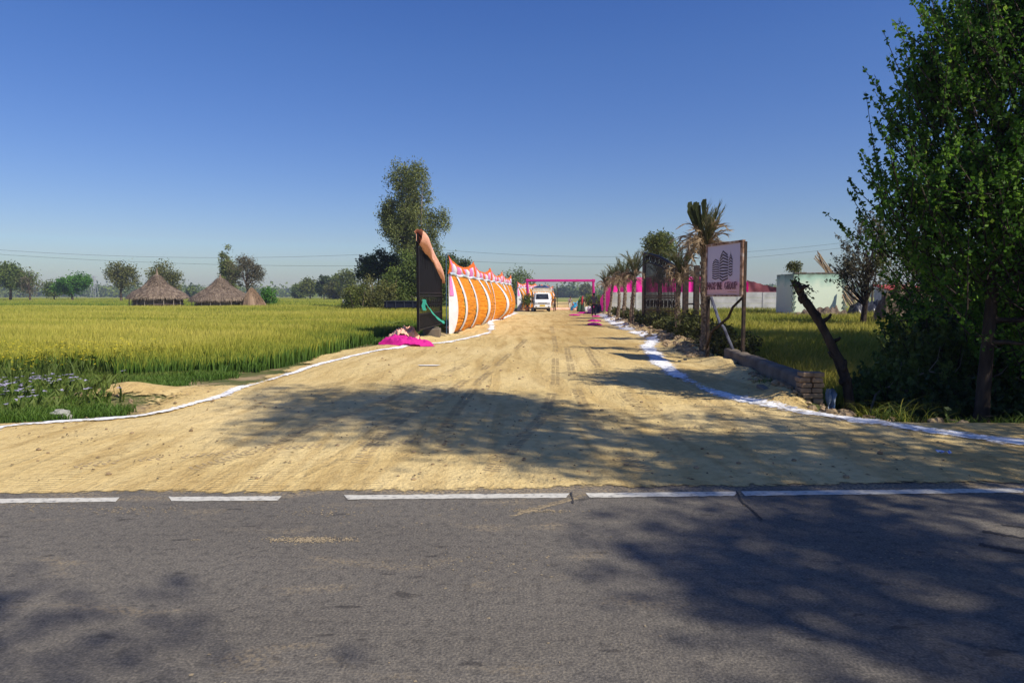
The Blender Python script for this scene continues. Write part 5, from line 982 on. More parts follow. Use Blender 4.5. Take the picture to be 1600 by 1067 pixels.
# ------------------------------------------------------------ pickup truck
def truck():
    D = 65.; x0 = X(847.5, D); root = thing('pickup_truck', 'small white pickup truck with a tall loaded frame facing the camera', 'truck', (x0, D, 0)); W_ = flat('white_paint', (.78, .77, .73), .35, spec=.5, var=.04); K = flat('black_rubber', (.015, .015, .015), .7); w2 = .8
    b = MB()      # cab: lofted section through the height
    secs = [(.42, .80, -.02, 2.0), (.55, .82, -.06, 2.0), (.85, .82, -.08, 2.0), (1.05, .81, .0, 2.0), (1.15, .80, .12, 2.0), (1.75, .72, .52, 1.9), (1.82, .66, .62, 1.85)]
    V = []; 
    for (z, hw, yf, yb) in secs:
        c = .12; V += [(x0 - hw + c, D + yf, z), (x0 + hw - c, D + yf, z), (x0 + hw, D + yf + c * 1.4, z), (x0 + hw, D + yb, z), (x0 - hw, D + yb, z), (x0 - hw, D + yf + c * 1.4, z)]
    f = []
    for i in range(len(secs) - 1):
        for k in range(6): j = (k + 1) % 6; f.append((i * 6 + k, i * 6 + j, i * 6 + 6 + j, i * 6 + 6 + k))
    f += [(5, 4, 3, 2, 1, 0), tuple(range(36, 42))]; b.add(V, f); b.build('cab', W_, root)
    g_ = MB(); a = [(x0 - .62, D + .145, 1.2), (x0 + .62, D + .145, 1.2), (x0 + .56, D + .475, 1.71), (x0 - .56, D + .475, 1.71)]; g_.add([(p[0], p[1] - .012, p[2]) for p in a], [(0, 1, 2, 3)]); ws = g_.build('windscreen', noisemat('dark_glass', [(.4, (.01, .012, .015)), (.7, (.05, .06, .07))], 3, .08, 0, spec=.6), root)
    for dx_ in (-.3, .2): wp = MB(); wp.tube([(x0 + dx_, D + .125, 1.22), (x0 + dx_ + .25, D + .27, 1.45)], .012, 4); wp.build('wiper', K, ws)
    for s in (-1, 1):
        h = MB(); h.box((x0 + s * .6, D - .085, .82), (.24, .06, .17), bev=.02); h.build('headlight', flat('lamp_glass', (.45, .47, .5), .15, spec=.8), root)
        m_ = MB(); m_.box((x0 + s * .93, D + .12, 1.32), (.10, .06, .24), bev=.02); m_.tube([(x0 + s * .78, D + .2, 1.2), (x0 + s * .9, D + .12, 1.28)], .014, 4); m_.build('mirror', K, root)
    gr = MB()
    for k in range(9): gr.box((x0 - .4 + k * .1, D - .085, .83), (.05, .04, .13))
    gr.build('grille', K, root)
    bp_ = MB(); bp_.box((x0, D - .10, .5), (1.62, .16, .22), bev=.04); bp_.build('bumper', W_, root); bk = MB(); bk.box((x0, D - .03, .33), (1.3, .1, .2), bev=.03); bk.build('underguard', K, root)
    pl = MB(); pl.box((x0, D - .19, .6), (.5, .02, .15)); pl.build('number_plate', flat('yellow_plate', (.75, .5, .05), .5), root)
    dk = flat('dark_lamp', (.08, .08, .09), .3)
    for s in (-1, 1): fl = MB(); fl.box((x0 + s * .6, D - .185, .5), (.14, .02, .1), bev=.01); fl.build('fog_lamp', dk, root)
    for (sx, y_) in ((-1, .65), (1, .65), (-1, 3.4), (1, 3.4)):
        t = MB(); c = Vector((x0 + sx * .68, D + y_, .31)); t.tube([c - Vector((.1, 0, 0)), c - Vector((.08, 0, 0)), c + Vector((.08, 0, 0)), c + Vector((.1, 0, 0))], [.27, .31, .31, .27], 20); wl = t.build('wheel', K, root); r_ = MB(); r_.tube([c + Vector((sx * .085, 0, 0)), c + Vector((sx * .108, 0, 0))], [.17, .15], 14); r_.build('rim', flat('rim_grey', (.35, .35, .36), .4), wl)
    bd_ = MB(); bd_.box((x0, D + 3.1, .72), (1.66, 2.3, .1)); [bd_.box((x0 + s * .82, D + 3.1, .98), (.05, 2.3, .42), bev=.01) for s in (-1, 1)]; bd_.box((x0, D + 1.97, 1.1), (1.6, .05, .75)); bd_.build('cargo_bed', W_, root)
    fr_ = MB()
    for s in (-1, 1):
        for y_ in (2.02, 3.1, 4.2): fr_.box((x0 + s * .84, D + y_, 1.55), (.06, .06, 1.3))
        fr_.box((x0 + s * .84, D + 2.6, 2.22), (.07, 3.8, .08))
    for y_ in (.75, 2.02, 3.1, 4.2): fr_.box((x0, D + y_, 2.22), (1.75, .07, .09))
    fr_.box((x0, D + .72, 2.0), (1.86, .05, .22)); fr_.build('load_frame', flat('cream_paint', (.72, .62, .45), .5), root)
truck()
x0 = X(847.5, 65)
mb = MB(); P = np.zeros((20, 14, 3))
for i in range(20):
    for j in range(14): a = i / 19 * 2 - 1; b = j / 13 * 2 - 1; P[i, j] = (x0 + a * .84, 65.75 + 1.6 + b * 1.65, 2.285 + .22 * max(0, 1 - a**4) * max(0, 1 - b**4) * (.6 + .8 * float(fbm(a * 3 + 5, b * 3))))
mb.grid(P); tag(mb.build('tarp_load', noisemat('dark_blue_cloth', [(.42, (.02, .02, .04)), (.5, (.05, .12, .3)), (.6, (.03, .02, .05))], 1.8, .8, .4), loc=(x0, 66, 2.3), smooth=True), 'dark blue cloth bundle tied on top of the truck frame', 'load')
# ------------------------------------------------------------ people
M['skin'] = flat('skin', (.16, .08, .05), .6); M['hair'] = flat('hair', (.012, .010, .010), .6)
def skin(name, J, E, mat, parent, sub=1):
    me = bpy.data.meshes.new(name); names = list(J); ix = {k: i for i, k in enumerate(names)}
    me.from_pydata([J[k][0] for k in names], [(ix[a], ix[b]) for a, b in E], []); o = bpy.data.objects.new('_t', me); C.objects.link(o)
    md = o.modifiers.new('s', 'SKIN'); sd_ = me.skin_vertices[0].data
    for i, k in enumerate(names): r = J[k][1]; sd_[i].radius = r if isinstance(r, tuple) else (r, r)
    sd_[0].use_root = True; s2 = o.modifiers.new('u', 'SUBSURF'); s2.levels = sub; s2.render_levels = sub
    dg = bpy.context.evaluated_depsgraph_get(); m2 = bpy.data.meshes.new_from_object(o.evaluated_get(dg)); bpy.data.objects.remove(o)
    m2.name = name; m2.materials.clear(); m2.materials.append(mat); m2.polygons.foreach_set('use_smooth', np.ones(len(m2.polygons), bool))
    q = bpy.data.objects.new(name, m2); C.objects.link(q); q.parent = parent; return q
def person(label, px, D, Ht, rz, shirt, legs, pose='stand', skirt=None, scarf=None, arms=((.12, -.1), (.12, .1)), bend=0.):
    x0 = X(px, D); root = thing('person', label, 'person', (x0, D, hz(x0, D) + .02), None, rz); s = Ht / 1.7
    hipz = .9; kn = .48
    if pose == 'crouch': hipz = .34
    v = lambda x, y, z: (x * s, y * s, z * s); lean = math.sin(bend)
    ch = lambda x, y, z: v(x, y - lean * (z - 0) , hipz + z * math.cos(bend))
    J = {'pel': (v(0, 0, hipz), .10 * s), 'wst': (ch(0, 0, .16), (.115 * s, .09 * s)), 'che': (ch(0, 0, .36), (.14 * s, .10 * s)), 'nek': (ch(0, -.01, .55), .05 * s), 'hd0': (ch(0, -.03, .63), .062 * s), 'hd1': (ch(0, -.025, .72), (.078 * s, .09 * s)), 'hd2': (ch(0, -.02, .79), .06 * s), 'nose': (ch(0, -.115, .68), .012 * s)}
    E = [('pel', 'wst'), ('wst', 'che'), ('che', 'nek'), ('nek', 'hd0'), ('hd0', 'hd1'), ('hd1', 'hd2'), ('hd0', 'nose')]
    JS = {k: (J[k][0], J[k][1]) for k in ('pel', 'wst', 'che')}; JS['pel'] = (J['pel'][0], .125 * s); JS['wst'] = (J['wst'][0], (.135 * s, .11 * s)); JS['che'] = (J['che'][0], (.16 * s, .12 * s)); ES = [('pel', 'wst'), ('wst', 'che')]
    JL = {'pel': (v(0, 0, hipz + .03), .12 * s)}; EL_ = []
    for k, sx in enumerate((-1, 1)):
        ou, fw = arms[k]; S = 'l' if sx < 0 else 'r'
        sh = ch(sx * .17, 0, .47); el = (sh[0] + sx * ou * s, sh[1] + fw * .6 * s, sh[2] - .27 * s); wr = (el[0] + sx * .02 * s, el[1] - (.12 if fw < 0 else .02) * s, el[2] - .24 * s)
        J['sh' + S] = (sh, .052 * s); J['el' + S] = (el, .038 * s); J['wr' + S] = (wr, .026 * s); hd_ = (wr[0], wr[1] - .02 * s, wr[2] - .07 * s); J['hn' + S] = (hd_, (.034 * s, .016 * s)); E += [('che', 'sh' + S), ('sh' + S, 'el' + S), ('el' + S, 'wr' + S), ('wr' + S, 'hn' + S)]
        for i in range(4):
            a = (hd_[0] + (i - 1.5) * .018 * s, hd_[1] - .01 * s, hd_[2] - .03 * s); b = (a[0], a[1] - .02 * s, a[2] - (.05, .06, .055, .04)[i] * s); J['f%s%d' % (S, i)] = (a, .009); J['g%s%d' % (S, i)] = (b, .007); E += [('hn' + S, 'f%s%d' % (S, i)), ('f%s%d' % (S, i), 'g%s%d' % (S, i))]
        J['t' + S] = ((hd_[0] - sx * .045 * s, hd_[1] - .02 * s, hd_[2] - .005 * s), .009); E.append(('hn' + S, 't' + S))
        JS['sh' + S] = (sh, .068 * s); mid = tuple(sh[i] + (el[i] - sh[i]) * 1.15 for i in range(3)); JS['el' + S] = (mid, .052 * s); ES += [('che', 'sh' + S), ('sh' + S, 'el' + S)]
        if pose == 'crouch': kp, ap = v(sx * .16, -.38, .42), v(sx * .13, -.16, .07)
        else: kp, ap = v(sx * .105, -.03 + .03 * sx, kn), v(sx * .11, .03 * sx, .07)
        hp = v(sx * .095, 0, hipz - .06); ft_ = (ap[0] + sx * .015, ap[1] - .16 * s, .03 * s)
        J['hp' + S] = (hp, .085 * s); J['kn' + S] = (kp, .055 * s); J['an' + S] = (ap, .036 * s); J['ft' + S] = (ft_, (.04 * s, .025 * s)); E += [('pel', 'hp' + S), ('hp' + S, 'kn' + S), ('kn' + S, 'an' + S), ('an' + S, 'ft' + S)]
        JL['hp' + S] = (hp, .10 * s); JL['kn' + S] = (kp, .072 * s); JL['an' + S] = ((ap[0], ap[1], ap[2] + .03 * s), .055 * s); EL_ += [('pel', 'hp' + S), ('hp' + S, 'kn' + S), ('kn' + S, 'an' + S)]
    skin('body', J, E, M['skin'], root); skin('shirt', JS, ES, shirt, root)
    if skirt is None: skin('trousers', JL, EL_, legs, root)
    else:
        mb = MB(); zs = np.linspace(hipz + .12, .06, 8); mb.tube([v(0, (-.12 if pose == 'crouch' else 0) * (i / 7), z) for i, z in enumerate(zs)], [s * (.15 + (.22 if pose == 'crouch' else .12) * (i / 7)) for i in range(8)], 16, jag=.1, rs=np.random.RandomState(3)); me_ = mb.build('skirt', skirt, None, smooth=True); me_.parent = root; LOC[me_] = LOC[root]
    hc = ch(0, .005, .735); mb = MB(); mb.ball(hc, (.088 * s, .098 * s, .092 * s), 12, 8, .08, np.random.RandomState(2)); h = mb.build('hair' if scarf is None else 'head_scarf', M['hair'] if scarf is None else scarf, None, smooth=True); h.parent = root
    if scarf is not None: mb = MB(); mb.tube([ch(0, .06, .74), ch(0, .1, .5), ch(0, .13, .2), ch(0, .12, -.1)], [.08 * s, .13 * s, .15 * s, .12 * s], 12, flat=.5); q = mb.build('shawl', scarf, None, smooth=True); q.parent = root
fl_ = lambda n_, c: flat(n_, c, .85, var=.2)
person('man in grey shirt and dark navy trousers standing with his back to the camera', 928, 50.5, 1.72, R(165), fl_('grey_shirt', (.09, .10, .11)), fl_('navy_trousers', (.012, .014, .028)))
person('man in brown clothes standing right beside the white truck', 867, 66, 1.5, R(-60), fl_('brown_shirt', (.12, .08, .05)), fl_('brown_trousers', (.06, .045, .03)), arms=((.1, -.3), (.12, -.1)))
person('man in pale trousers standing alone in the middle of the track', 890.5, 72, 1.45, R(20), fl_('dull_shirt', (.28, .22, .2)), fl_('pale_trousers', (.6, .56, .5)), bend=.15)
person('woman in green clothes bending beside the woman in the red shawl', 905, 64, 1.5, R(60), fl_('green_blouse', (.03, .16, .05)), None, skirt=fl_('dark_green_skirt', (.03, .10, .04)), bend=.35, scarf=fl_('green_shawl', (.05, .22, .07)))
person('woman with a red shawl standing beside the woman in green', 910.5, 62, 1.5, R(150), fl_('dark_blouse', (.06, .02, .03)), None, skirt=fl_('dark_skirt', (.03, .05, .03)), scarf=fl_('red_shawl', (.35, .02, .03)))
# ------------------------------------------------------------ thatched huts
M['thatch'] = noisemat('thatch', [(.3, (.07, .05, .035)), (.5, (.17, .125, .09)), (.7, (.30, .235, .17))], 3.2, .98, 1, 9, stretch=(1, 1, .5), bdist=.12)
M['mud'] = noisemat('mud_wall', [(.3, (.12, .08, .055)), (.7, (.34, .25, .18))], 1.5, .95, .6, 9, stretch=(.4, .4, 3))
M['straw'] = leafmat('straw', [(0, (.14, .10, .07)), (1, (.4, .31, .22))], .05)
def hut(label, px, D, W2, apex, eave, seed, skew=0., peaktip=.5):
    rs = np.random.RandomState(seed); x0 = X(px, D); root = thing('thatched_hut', label, 'hut', (x0, D, 0)); w_ = MB(); w_.tube([(x0, D, -.05), (x0, D, eave + .3)], [W2 * .86, W2 * .84], 28, jag=.02, rs=rs)
    for k in range(3): w_.tube([(x0 + W2 * .875 * math.cos(a), D + W2 * .875 * math.sin(a), .35 + .3 * k) for a in np.linspace(0, 2 * math.pi, 29)], .04, 5, cap=False)
    w_.build('wall', M['mud'], root)
    for k in range(9):
        a = math.pi + .25 + k * .33; po = MB(); po.tube([(x0 + W2 * .98 * math.cos(a), D + W2 * .98 * math.sin(a), -.05), (x0 + W2 * .97 * math.cos(a) + .06 * rs.randn(), D + W2 * .95 * math.sin(a), eave + .15)], .035, 5); po.build('prop_stick', M['palebark'], root)
    NU, NV = 72, 16; P = np.zeros((NU + 1, NV + 1, 3)); off = rs.rand(NU) * .12
    for i in range(NU + 1):
        a = 2 * math.pi * i / NU
        for j in range(NV + 1):
            t = j / NV; r = W2 * (1.04 * (1 - t)**.92 * (1 - .50 * math.sin(math.pi * t) * t) + .02); z = eave - .12 * (j == 0) * off[i % NU] * 5 + (apex - eave) * t**.95 - .1 * (j == 0); nn = (rs.rand() - .5) * .12 * (1 - t)
            lump = .22 * (float(fbm(math.cos(a) * 1.6 + seed * 9, math.sin(a) * 1.6 + t * 2.5)) - .5) * W2 * (1 - t)**.5; P[i, j] = (x0 + skew * t + (r + nn + lump) * math.cos(a), D + (r + nn + lump) * math.sin(a) * .95, z + nn + lump * .5)
    P[-1] = P[0]; r_ = MB(); r_.grid(P); rf = r_.build('roof', M['thatch'], root)
    s_ = MB()
    for k in range(5200):       # straw ends lying down the slope and hanging at the eaves
        a = rs.rand() * 6.283; t = rs.rand()**1.6 * .95; r = W2 * (1.04 * (1 - t)**.92 * (1 - .50 * math.sin(math.pi * t) * t) + .02); z = eave + (apex - eave) * t**.95; l = .25 + .3 * rs.rand(); o = Vector((math.cos(a + .1 * rs.randn()), math.sin(a), 0)); base = Vector((x0 + skew * t, D, z + .03)) + Vector((math.cos(a), math.sin(a) * .95, 0)) * r
        e_ = base + o * l * .75 + Vector((0, 0, -l * (.45 if t > .04 else .9) + .1 * rs.rand())); s2 = Vector((-o.y, o.x, 0)) * .014; s_.add([base - s2, base + s2, e_], [(0, 1, 2)], float(rs.rand()))
    s_.build('straw_ends', M['straw'], rf)
    t_ = MB()
    for k in range(26): a = rs.rand() * 6.28; t_.tube([(x0 + skew + .1 * math.cos(a), D + .1 * math.sin(a), apex - .15), (x0 + skew + .02 * math.cos(a), D, apex + peaktip * (.6 + .4 * rs.rand()))], [.03, .006], 4, rnd=float(rs.rand()))
    t_.build('peak_tuft', M['straw'], rf)
hut('round mud hut with a pointed grey thatched roof, the left one of the two', 247, 70, 2.72, 3.75, 1.35, 1, -.05, .6)
hut('lower thatched hut with a broad sagging roof, the right one of the two', 348, 68, 2.95, 3.35, 1.15, 2, -.2, .35)
rs = np.random.RandomState(14); x0 = X(398, 66.5); root = None; mb = MB(); P = np.zeros((30, 12, 3))
for i in range(30):
    for j in range(12): a = 6.2832 * i / 29; t = j / 11; r = 1.15 * (1 - t**1.5 * .99)**.75 * (1 + .12 * math.sin(a * 3)); P[i, j] = (x0 - .3 * t + r * math.cos(a), 66.5 + r * math.sin(a), 2.2 * t)
mb.grid(P)
for k in range(1600):
    a = rs.rand() * 6.28; t = rs.rand(); r = 1.17 * (1 - t**1.5 * .99)**.75; b = Vector((x0 - .3 * t + r * math.cos(a), 66.5 + r * math.sin(a), 2.35 * t)); e_ = b + Vector((.12 * math.cos(a) + .05 * rs.randn(), .12 * math.sin(a), -.45)); mb.add([b - Vector((.02, 0, 0)), b + Vector((.02, 0, 0)), e_], [(0, 1, 2)], float(rs.rand()))
tag(mb.build('straw_heap', leafmat('brown_straw', [(0, (.16, .10, .06)), (1, (.40, .27, .16))], .05), loc=(x0, 66.5, 0)), 'brown heap of straw stacked against the right hut', 'straw heap')
# ------------------------------------------------------------ parked trailer and small things left
x0 = X(634, 52); root = thing('parked_trailer', 'dark blue flat trailer parked in the shade under the left tree group', 'trailer', (x0, 52, 0)); bl = flat('dark_blue_paint', (.012, .014, .028), .7, spec=.1)
mb = MB(); mb.box((x0, 52, .9), (3.0, 1.6, .5), bev=.03); mb.build('body', bl, root); mb = MB()
for s in range(5): mb.box((x0 - 1.3 + .65 * s, 51.17, .9), (.06, .05, .5))
mb.box((x0, 51.15, 1.14), (3.0, .06, .06)); mb.build('ribs', flat('dark_steel', (.03, .035, .05), .5), root)
for s in (-.9, .9):
    t = MB(); c = Vector((x0 + s, 51.3, .4)); t.tube([c, c + Vector((0, .2, 0))], .4, 18); t.build('wheel', flat('tyre', (.02, .02, .02), .8), root)
p = Vector((X(541, 74), 74, 0)); mb = MB(); mb.ball((p.x, p.y, .9), (.42, .3, .32), 10, 7, .3, rs); tag(mb.build('white_sack', M['whitec'], loc=tuple(p)), 'white sack lying at the back edge of the near wheat', 'sack')
# ------------------------------------------------------------ boundary wall, pink cloth, tank
M['conc'] = noisemat('pale_concrete', [(.3, (.36, .36, .34)), (.7, (.58, .57, .54))], 1.4, .9, .3)
root = thing('boundary_wall', 'pale precast concrete boundary wall behind the weeds', 'wall', (13, 50, 0)); xa, xb = X(955, 50), X(1232, 50)
mb = MB(); post = MB(); zt_ = A(0, 457.5, 50).z; npan = 7
for k in range(npan):
    for j in range(4): w_ = (xb - xa) / npan; mb.box((xa + w_ * (k + .5), 50, .15 + (zt_ - .1) / 4 * (j + .5)), (w_ - .12, .06, (zt_ - .1) / 4 - .02), bev=.008)
mb.build('panels', M['conc'], root)
for k in range(npan + 1): p_ = MB(); p_.box((xa + (xb - xa) / npan * k, 50, zt_ / 2), (.12, .12, zt_ + .05), bev=.01); p_.build('post', M['conc'], root)
def curtain(name, label, x0, x1, D0, D1, z0, z1a, z1b, mat, seed, freq=7, amp=.10, cat='cloth', group=None, gather=0.):
    n_ = 220; P = np.zeros((n_, 10, 3)); rs = np.random.RandomState(seed)
    for i in range(n_):
        t = i / (n_ - 1); x = x0 + (x1 - x0) * t; y = D0 + (D1 - D0) * t; zt2 = z1a + (z1b - z1a) * t - .05 * abs(math.sin(t * 14))
        for j in range(10): s = j / 9; P[i, j] = (x, y + amp * math.sin(x * freq + 2 * float(vn(x * 2, s * 1.5))) * (1 - .3 * s), z0 + (zt2 - z0) * s)
    mb = MB(); mb.grid(P); return tag(mb.build(name, mat, loc=(x0, D0, z0), smooth=True), label, cat, group)
M['pinkbright'] = clothmat('hot_pink_cloth', (.95, .02, .36), trans=.2)
curtain('cloth_screen', 'hot pink cloth screen hung above the boundary wall between the palms', X(955, 52), X(1150, 52), 52, 52, zt_ - .3, 2.9, 3.05, M['pinkbright'], 1)
curtain('cloth_screen', 'hot pink gathered cloth end panel right of the signboard', X(1150, 51.5), X(1169, 51.5), 51.5, 51.5, zt_ - .3, 2.95, 2.6, M['pinkbright'], 2, 16, .16)
curtain('cloth_strip', 'hot pink cloth falling to the ground at the far end of the palm row', X(938, 62), X(955, 56), 62, 56, .2, 1.3, 2.8, M['pinkbright'], 4)
curtain('net_screen', 'maroon shade net sagging between the pink cloth and the green tank', X(1166, 52), X(1216, 52), 52, 52, zt_ - .25, 2.75, 2.15, clothmat('maroon_net', (.28, .08, .09), sc=3, trans=.35), 3, 2, .2, cat='net')
D = 40; xl_, xr_ = X(1240, D), X(1322, D); xfar = X(1213, 42.8); zt2 = A(0, 427.5, D).z
m, n, L, b = _new('tank_paint'); tc = n.new('ShaderNodeTexCoord'); q = n.new('ShaderNodeTexNoise'); q.inputs['Scale'].default_value = 1.3; q.inputs['Detail'].default_value = 9; L.new(tc.outputs['Object'], q.inputs['Vector']); sp = n.new('ShaderNodeSeparateXYZ'); L.new(tc.outputs['Object'], sp.inputs[0])
ma = n.new('ShaderNodeMath'); ma.operation = 'MULTIPLY_ADD'; ma.inputs[1].default_value = 1.0; L.new(q.outputs['Fac'], ma.inputs[0]); L.new(sp.outputs[2], ma.inputs[2]); r = ramp(n, [(.0, (.2, .17, .13)), (.16, (.23, .2, .16)), (.24, (.72, .80, .60)), (.72, (.74, .84, .64)), (.84, (.42, .62, .48)), (.93, (.22, .3, .22))]); mr = n.new('ShaderNodeMapRange'); mr.inputs[1].default_value = .2; mr.inputs[2].default_value = 3.6; L.new(ma.outputs[0], mr.inputs[0]); L.new(mr.outputs[0], r.inputs[0]); L.new(r.outputs[0], b.inputs['Base Color']); b.inputs['Roughness'].default_value = .85
root = thing('water_tank', 'pale green masonry water tank with toothed brick corners behind the leaning trunk', 'tank', (xl_, D, 0))
mb = MB(); o_ = .5; V = [(xl_, D, -.3), (xr_, D, -.3), (xr_ - .3, D + 3, -.3), (xfar, 42.8, -.3)]; V = V + [(a, b_, zt2) for a, b_, c in V]; mb.add(V, [(0, 1, 5, 4), (1, 2, 6, 5), (2, 3, 7, 6), (3, 0, 4, 7), (4, 5, 6, 7)]); mb.build('walls', m, root)
tk = MB()
for j in range(17):
    z = .1 + j * (zt2 - .15) / 17; tk.box((xl_ + .02, D + .0, z), (.26 if j % 2 else .14, .10, .085)); tk.box((xr_ - .04, D + .0, z), (.30 if j % 2 else .16, .10, .085))
tk.build('corner_bricks', flat('green_grey_brick', (.20, .25, .19), .9, var=.35, scale=3), root)
rim = MB(); rs = np.random.RandomState(3)
for k in range(26): rim.box((xl_ + (xr_ - xl_) * (k + .5) / 26, D + .08, zt2 + .02), ((xr_ - xl_) / 26 * .96, .2, .04 + .08 * rs.rand()), bev=.01)
rim.build('broken_rim', M['plaster'], root)
tree('roof_shrub', 'small dry shrub growing on the left corner of the green tank', (X(1240, 40.6), 40.6, zt2), [(0, 0, .3, .42, .3, .3)], 30, 40, .1, .1, 'leaf_olive', 'darkbark', .02, .4, 501, cat='shrub', stems=3, limbs=8, twig=.25, up=.9)
mb = MB(); rs = np.random.RandomState(5)
for k in range(16):
    a = A(1296 + rs.randn() * 3.5, 428, 44.5 + rs.rand() * .4); e_ = A(1279 + rs.randn() * 3 - k * .3, 392 + rs.rand() * 14, 44.9); dd = (a - e_); mb.tube([a + dd * 1.2, a, e_], .028, 5, rnd=float(rs.rand()))
tag(mb.build('bamboo_bundle', noisemat('bamboo', [(.3, (.2, .13, .07)), (.7, (.48, .35, .2))], 3, .7, .2), loc=tuple(A(1296, 470, 44.5))), 'bundle of long bamboo poles sticking up behind the green tank', 'poles')
mb = MB()
for k in range(11):
    a = A(1350 - k * 2.6 + rs.randn() * 1.5, 478, 38.8 + rs.rand() * .4); e_ = A(1322 - k * .6, 446 + k * 1.5 + rs.randn() * 2, 39.7); mb.tube([a, e_], .03, 5)
tag(mb.build('bamboo_bundle', noisemat('pale_bamboo', [(.3, (.3, .2, .1)), (.7, (.55, .42, .26))], 3, .7, .2), loc=tuple(A(1340, 478, 38.8))), 'bamboo poles leaning against the right side of the green tank', 'poles')
heap('tarp_heap', 'black tarpaulin heap to the right of the leaning bamboo poles', (X(1352, 39), 39), 2.6, 1.6, 1.25, flat('black_tarp', (.03, .032, .04), .35), 41, cat='tarpaulin', nx=30, ny=14)
heap('brush_heap', 'brown heap of dry brush and earth under the big tree crown', (X(1425, 30), 30), 3.6, 2.4, 2.0, M['thatch'], 42, cat='brush heap', nx=34, ny=20)
heap('brush_heap', 'low brown dry brush along the foot of the green tank', (X(1285, 38.6), 38.6), 3.6, .9, .95, M['thatch'], 43, cat='brush heap', nx=34, ny=12)
root = thing('red_shed', 'small red roofed shed far behind the big tree branches', 'shed', (X(1402, 60), 60, 0)); mb = MB(); mb.box((X(1402, 60), 60, 1.1), (3.0, 2, 2.2), bev=.02); mb.build('wall', M['conc'], root); mb = MB(); mb.box((X(1402, 60), 59.7, 2.25), (3.4, 2.8, .12), rx=.15); mb.build('roof', flat('red_sheet', (.4, .06, .04), .6), root)
for k, px in enumerate((1330, 1362, 1378)):
    mb = MB(); mb.tube([(X(px, 42), 42, -.2), (X(px, 42) + .05, 42, 2.4 - .25 * k)], .06, 8); tag(mb.build('wooden_post', M['bark'], loc=(X(px, 42), 42, 0)), ('wooden post just right of the green tank', 'wooden post above the black tarpaulin heap', 'shortest wooden post right of the tarpaulin')[k], 'post', 'bare wooden posts right of the tank')
# far frame of a gate and thin masts beyond the arch
root = thing('barrier_frame', 'thin metal barrier with two masts across the track beyond the truck', 'barrier', (X(871, 78), 78, 0))
for px in (863, 871): mb = MB(); mb.tube([(X(px, 78), 78, 0), (X(px, 78), 78, A(0, 448, 78).z)], .035, 6); mb.build('mast', M['darkpost'], root)
mb = MB(); mb.tube([(X(871, 78), 78, .62), (X(906, 78), 78, .66)], .035, 6); mb.tube([(X(871, 78), 78, .1), (X(906, 78), 78, .1)], .03, 6); mb.build('rail', M['darkpost'], root)
# ------------------------------------------------------------ cables, poles and pylon
wm = flat('cable', (.03, .03, .035), .6); D = 92
for k, (pts, lab) in enumerate((([(-60, 386), (170, 400), (400, 402), (640, 394)], 'upper thin power cable crossing the sky on the left'), ([(-60, 393), (170, 408), (400, 414), (640, 415)], 'lower power cable crossing the sky on the left'), ([(640, 400), (780, 411), (935, 417), (1160, 403), (1330, 382), (1650, 330)], 'lower power cable crossing the sky over the pink arch'), ([(640, 388), (780, 393), (970, 402), (1160, 396), (1330, 377), (1650, 322)], 'upper power cable crossing the sky over the pink arch'))):
    px = np.linspace(pts[0][0], pts[-1][0], 60); co_ = np.polyfit([p[0] for p in pts], [p[1] for p in pts], 2); py = np.polyval(co_, px); P = [A(a, b_, D) for a, b_ in zip(px, py)]
    mb = MB(); mb.tube(P, .015, 5, cap=False); tag(mb.build('power_cable', wm, loc=tuple(P[0])), lab, 'cable')
x0 = X(640, 92); root = thing('power_pole', 'concrete power pole hidden behind the tall eucalyptus', 'utility pole', (x0, 92, 0)); mb = MB(); mb.tube([(x0, 92, -.1), (x0, 92, 8.2)], [.16, .1], 8); mb.build('shaft', M['conc'], root); mb = MB(); mb.box((x0, 92, 7.9), (1.6, .1, .1)); mb.build('crossarm', M['conc'], root)
x0 = X(148, 420); root = thing('lattice_pylon', 'faint lattice pylon in the haze between the left field trees', 'pylon', (x0, 420, 0)); mb = MB(); Hp = A(0, 431, 420).z
for sx, sy in ((-1, -1), (1, -1), (1, 1), (-1, 1)): mb.tube([(x0 + 1.6 * sx, 420 + 1.6 * sy, 0), (x0 + .35 * sx, 420 + .35 * sy, Hp)], .11, 4)
for j in range(7):
    t = j / 7; t2 = (j + 1) / 7; w1 = 1.6 - 1.25 * t; w2_ = 1.6 - 1.25 * t2; mb.tube([(x0 - w1, 420 - w1, Hp * t), (x0 + w2_, 420 - w2_, Hp * t2)], .08, 3); mb.tube([(x0 + w1, 420 - w1, Hp * t), (x0 - w2_, 420 - w2_, Hp * t2)], .08, 3)
mb.build('tower', flat('galvanised', (.3, .3, .32), .6), root); mb = MB(); [mb.tube([(x0 - 2.2, 420, Hp * z), (x0 + 2.2, 420, Hp * z)], .1, 4) for z in (.8, .95)]; mb.build('crossarm', flat('galvanised_arm', (.3, .3, .32), .6), root)
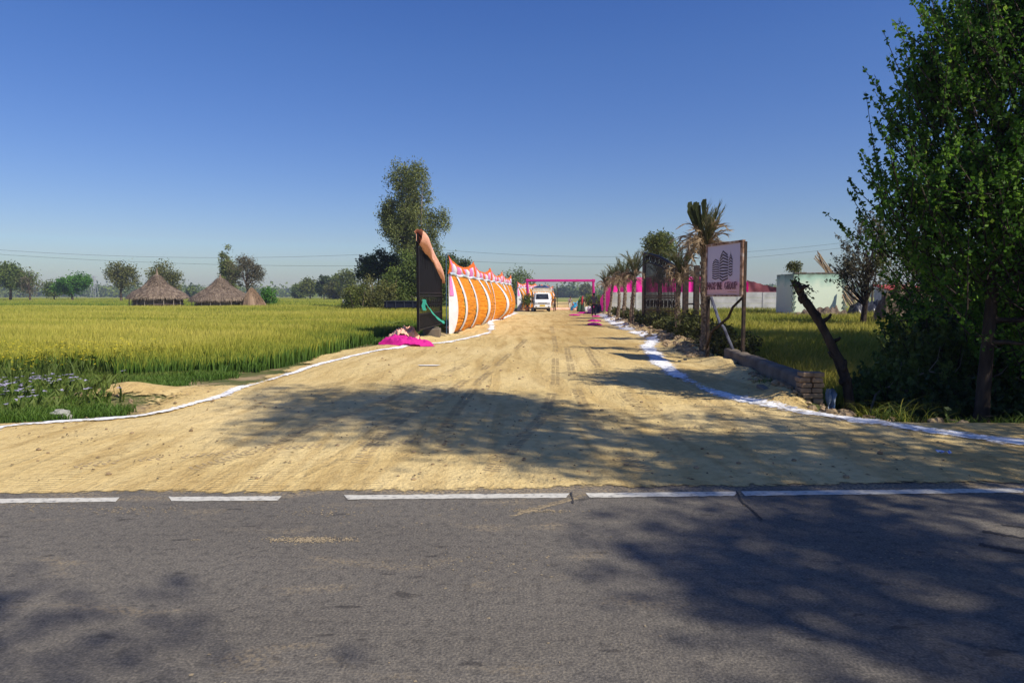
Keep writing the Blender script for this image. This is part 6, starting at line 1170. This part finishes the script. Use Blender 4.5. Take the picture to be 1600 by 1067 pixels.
# ------------------------------------------------------------ haze
HAZE = .0005
m = bpy.data.materials.new('haze_air'); m.use_nodes = True; n = m.node_tree.nodes; n.clear(); out = n.new('ShaderNodeOutputMaterial'); pv = n.new('ShaderNodeVolumePrincipled'); pv.inputs['Density'].default_value = HAZE; pv.inputs['Color'].default_value = (.66, .74, .95, 1); pv.inputs['Anisotropy'].default_value = .1; m.node_tree.links.new(pv.outputs[0], out.inputs['Volume'])
mb = MB(); mb.box((0, 430, 9.5), (2600, 1100, 22.1)); o = mb.build('haze', m); o['kind'] = 'stuff'; o['label'] = 'pale morning haze over the fields'; o['category'] = 'haze'
# ------------------------------------------------------------ tyre tread prints pressed into the sand
def treads():
    rs = np.random.RandomState(55); mb = MB()
    m = noisemat('pressed_sand', [(.3, (.36, .26, .13)), (.7, (.46, .35, .19))], 20, .95, .3)
    paths = [[(1010, 740), (960, 700), (930, 660), (905, 620), (893, 580), (886, 545)], [(700, 735), (690, 690), (715, 640), (745, 600), (790, 560), (822, 530)], [(560, 725), (600, 680), (655, 640), (720, 600), (775, 565)], [(1060, 690), (1030, 660), (985, 625), (950, 595), (925, 560), (908, 530)], [(300, 735), (420, 700), (520, 660), (640, 610), (730, 570)], [(120, 730), (300, 712), (480, 700), (700, 690), (900, 672), (1100, 668)], [(760, 745), (850, 650), (868, 600), (868, 540), (862, 510)]]
    for pp in paths:
        W = [G(*p) for p in pp]; d = [0]
        for i in range(1, len(W)): d.append(d[-1] + (W[i] - W[i - 1]).length)
        S = np.arange(0, d[-1], .075); xs = np.interp(S, d, [q.x for q in W]); ys = np.interp(S, d, [q.y for q in W]); k = np.ones(15) / 15
        xs[7:-7] = np.convolve(xs, k, 'valid'); ys[7:-7] = np.convolve(ys, k, 'valid'); tx = np.gradient(xs); ty = np.gradient(ys)
        for i in range(len(S)):
            if vn(S[i] * .7, len(pp) + pp[0][0]) < .33 or rs.rand() < .2: continue
            t = Vector((tx[i], ty[i], 0)).normalized(); nn = Vector((-t.y, t.x, 0))
            for s_ in (-1, 1):
                c = Vector((xs[i], ys[i], 0)) + nn * s_ * .045 + t * (.03 if s_ > 0 else 0); a = nn * (.032 + .01 * rs.rand()) + t * s_ * .012; b = t * (.011 + .004 * rs.rand())
                q = [c - a - b, c + a - b, c + a + b, c - a + b]; zz = DZ(np.array([v.x for v in q]), np.array([v.y for v in q])) + .003
                mb.add([(v.x, v.y, float(z)) for v, z in zip(q, zz)], [(0, 1, 2, 3)])
    tag(mb.build('tyre_prints', m), kind='structure')
treads()
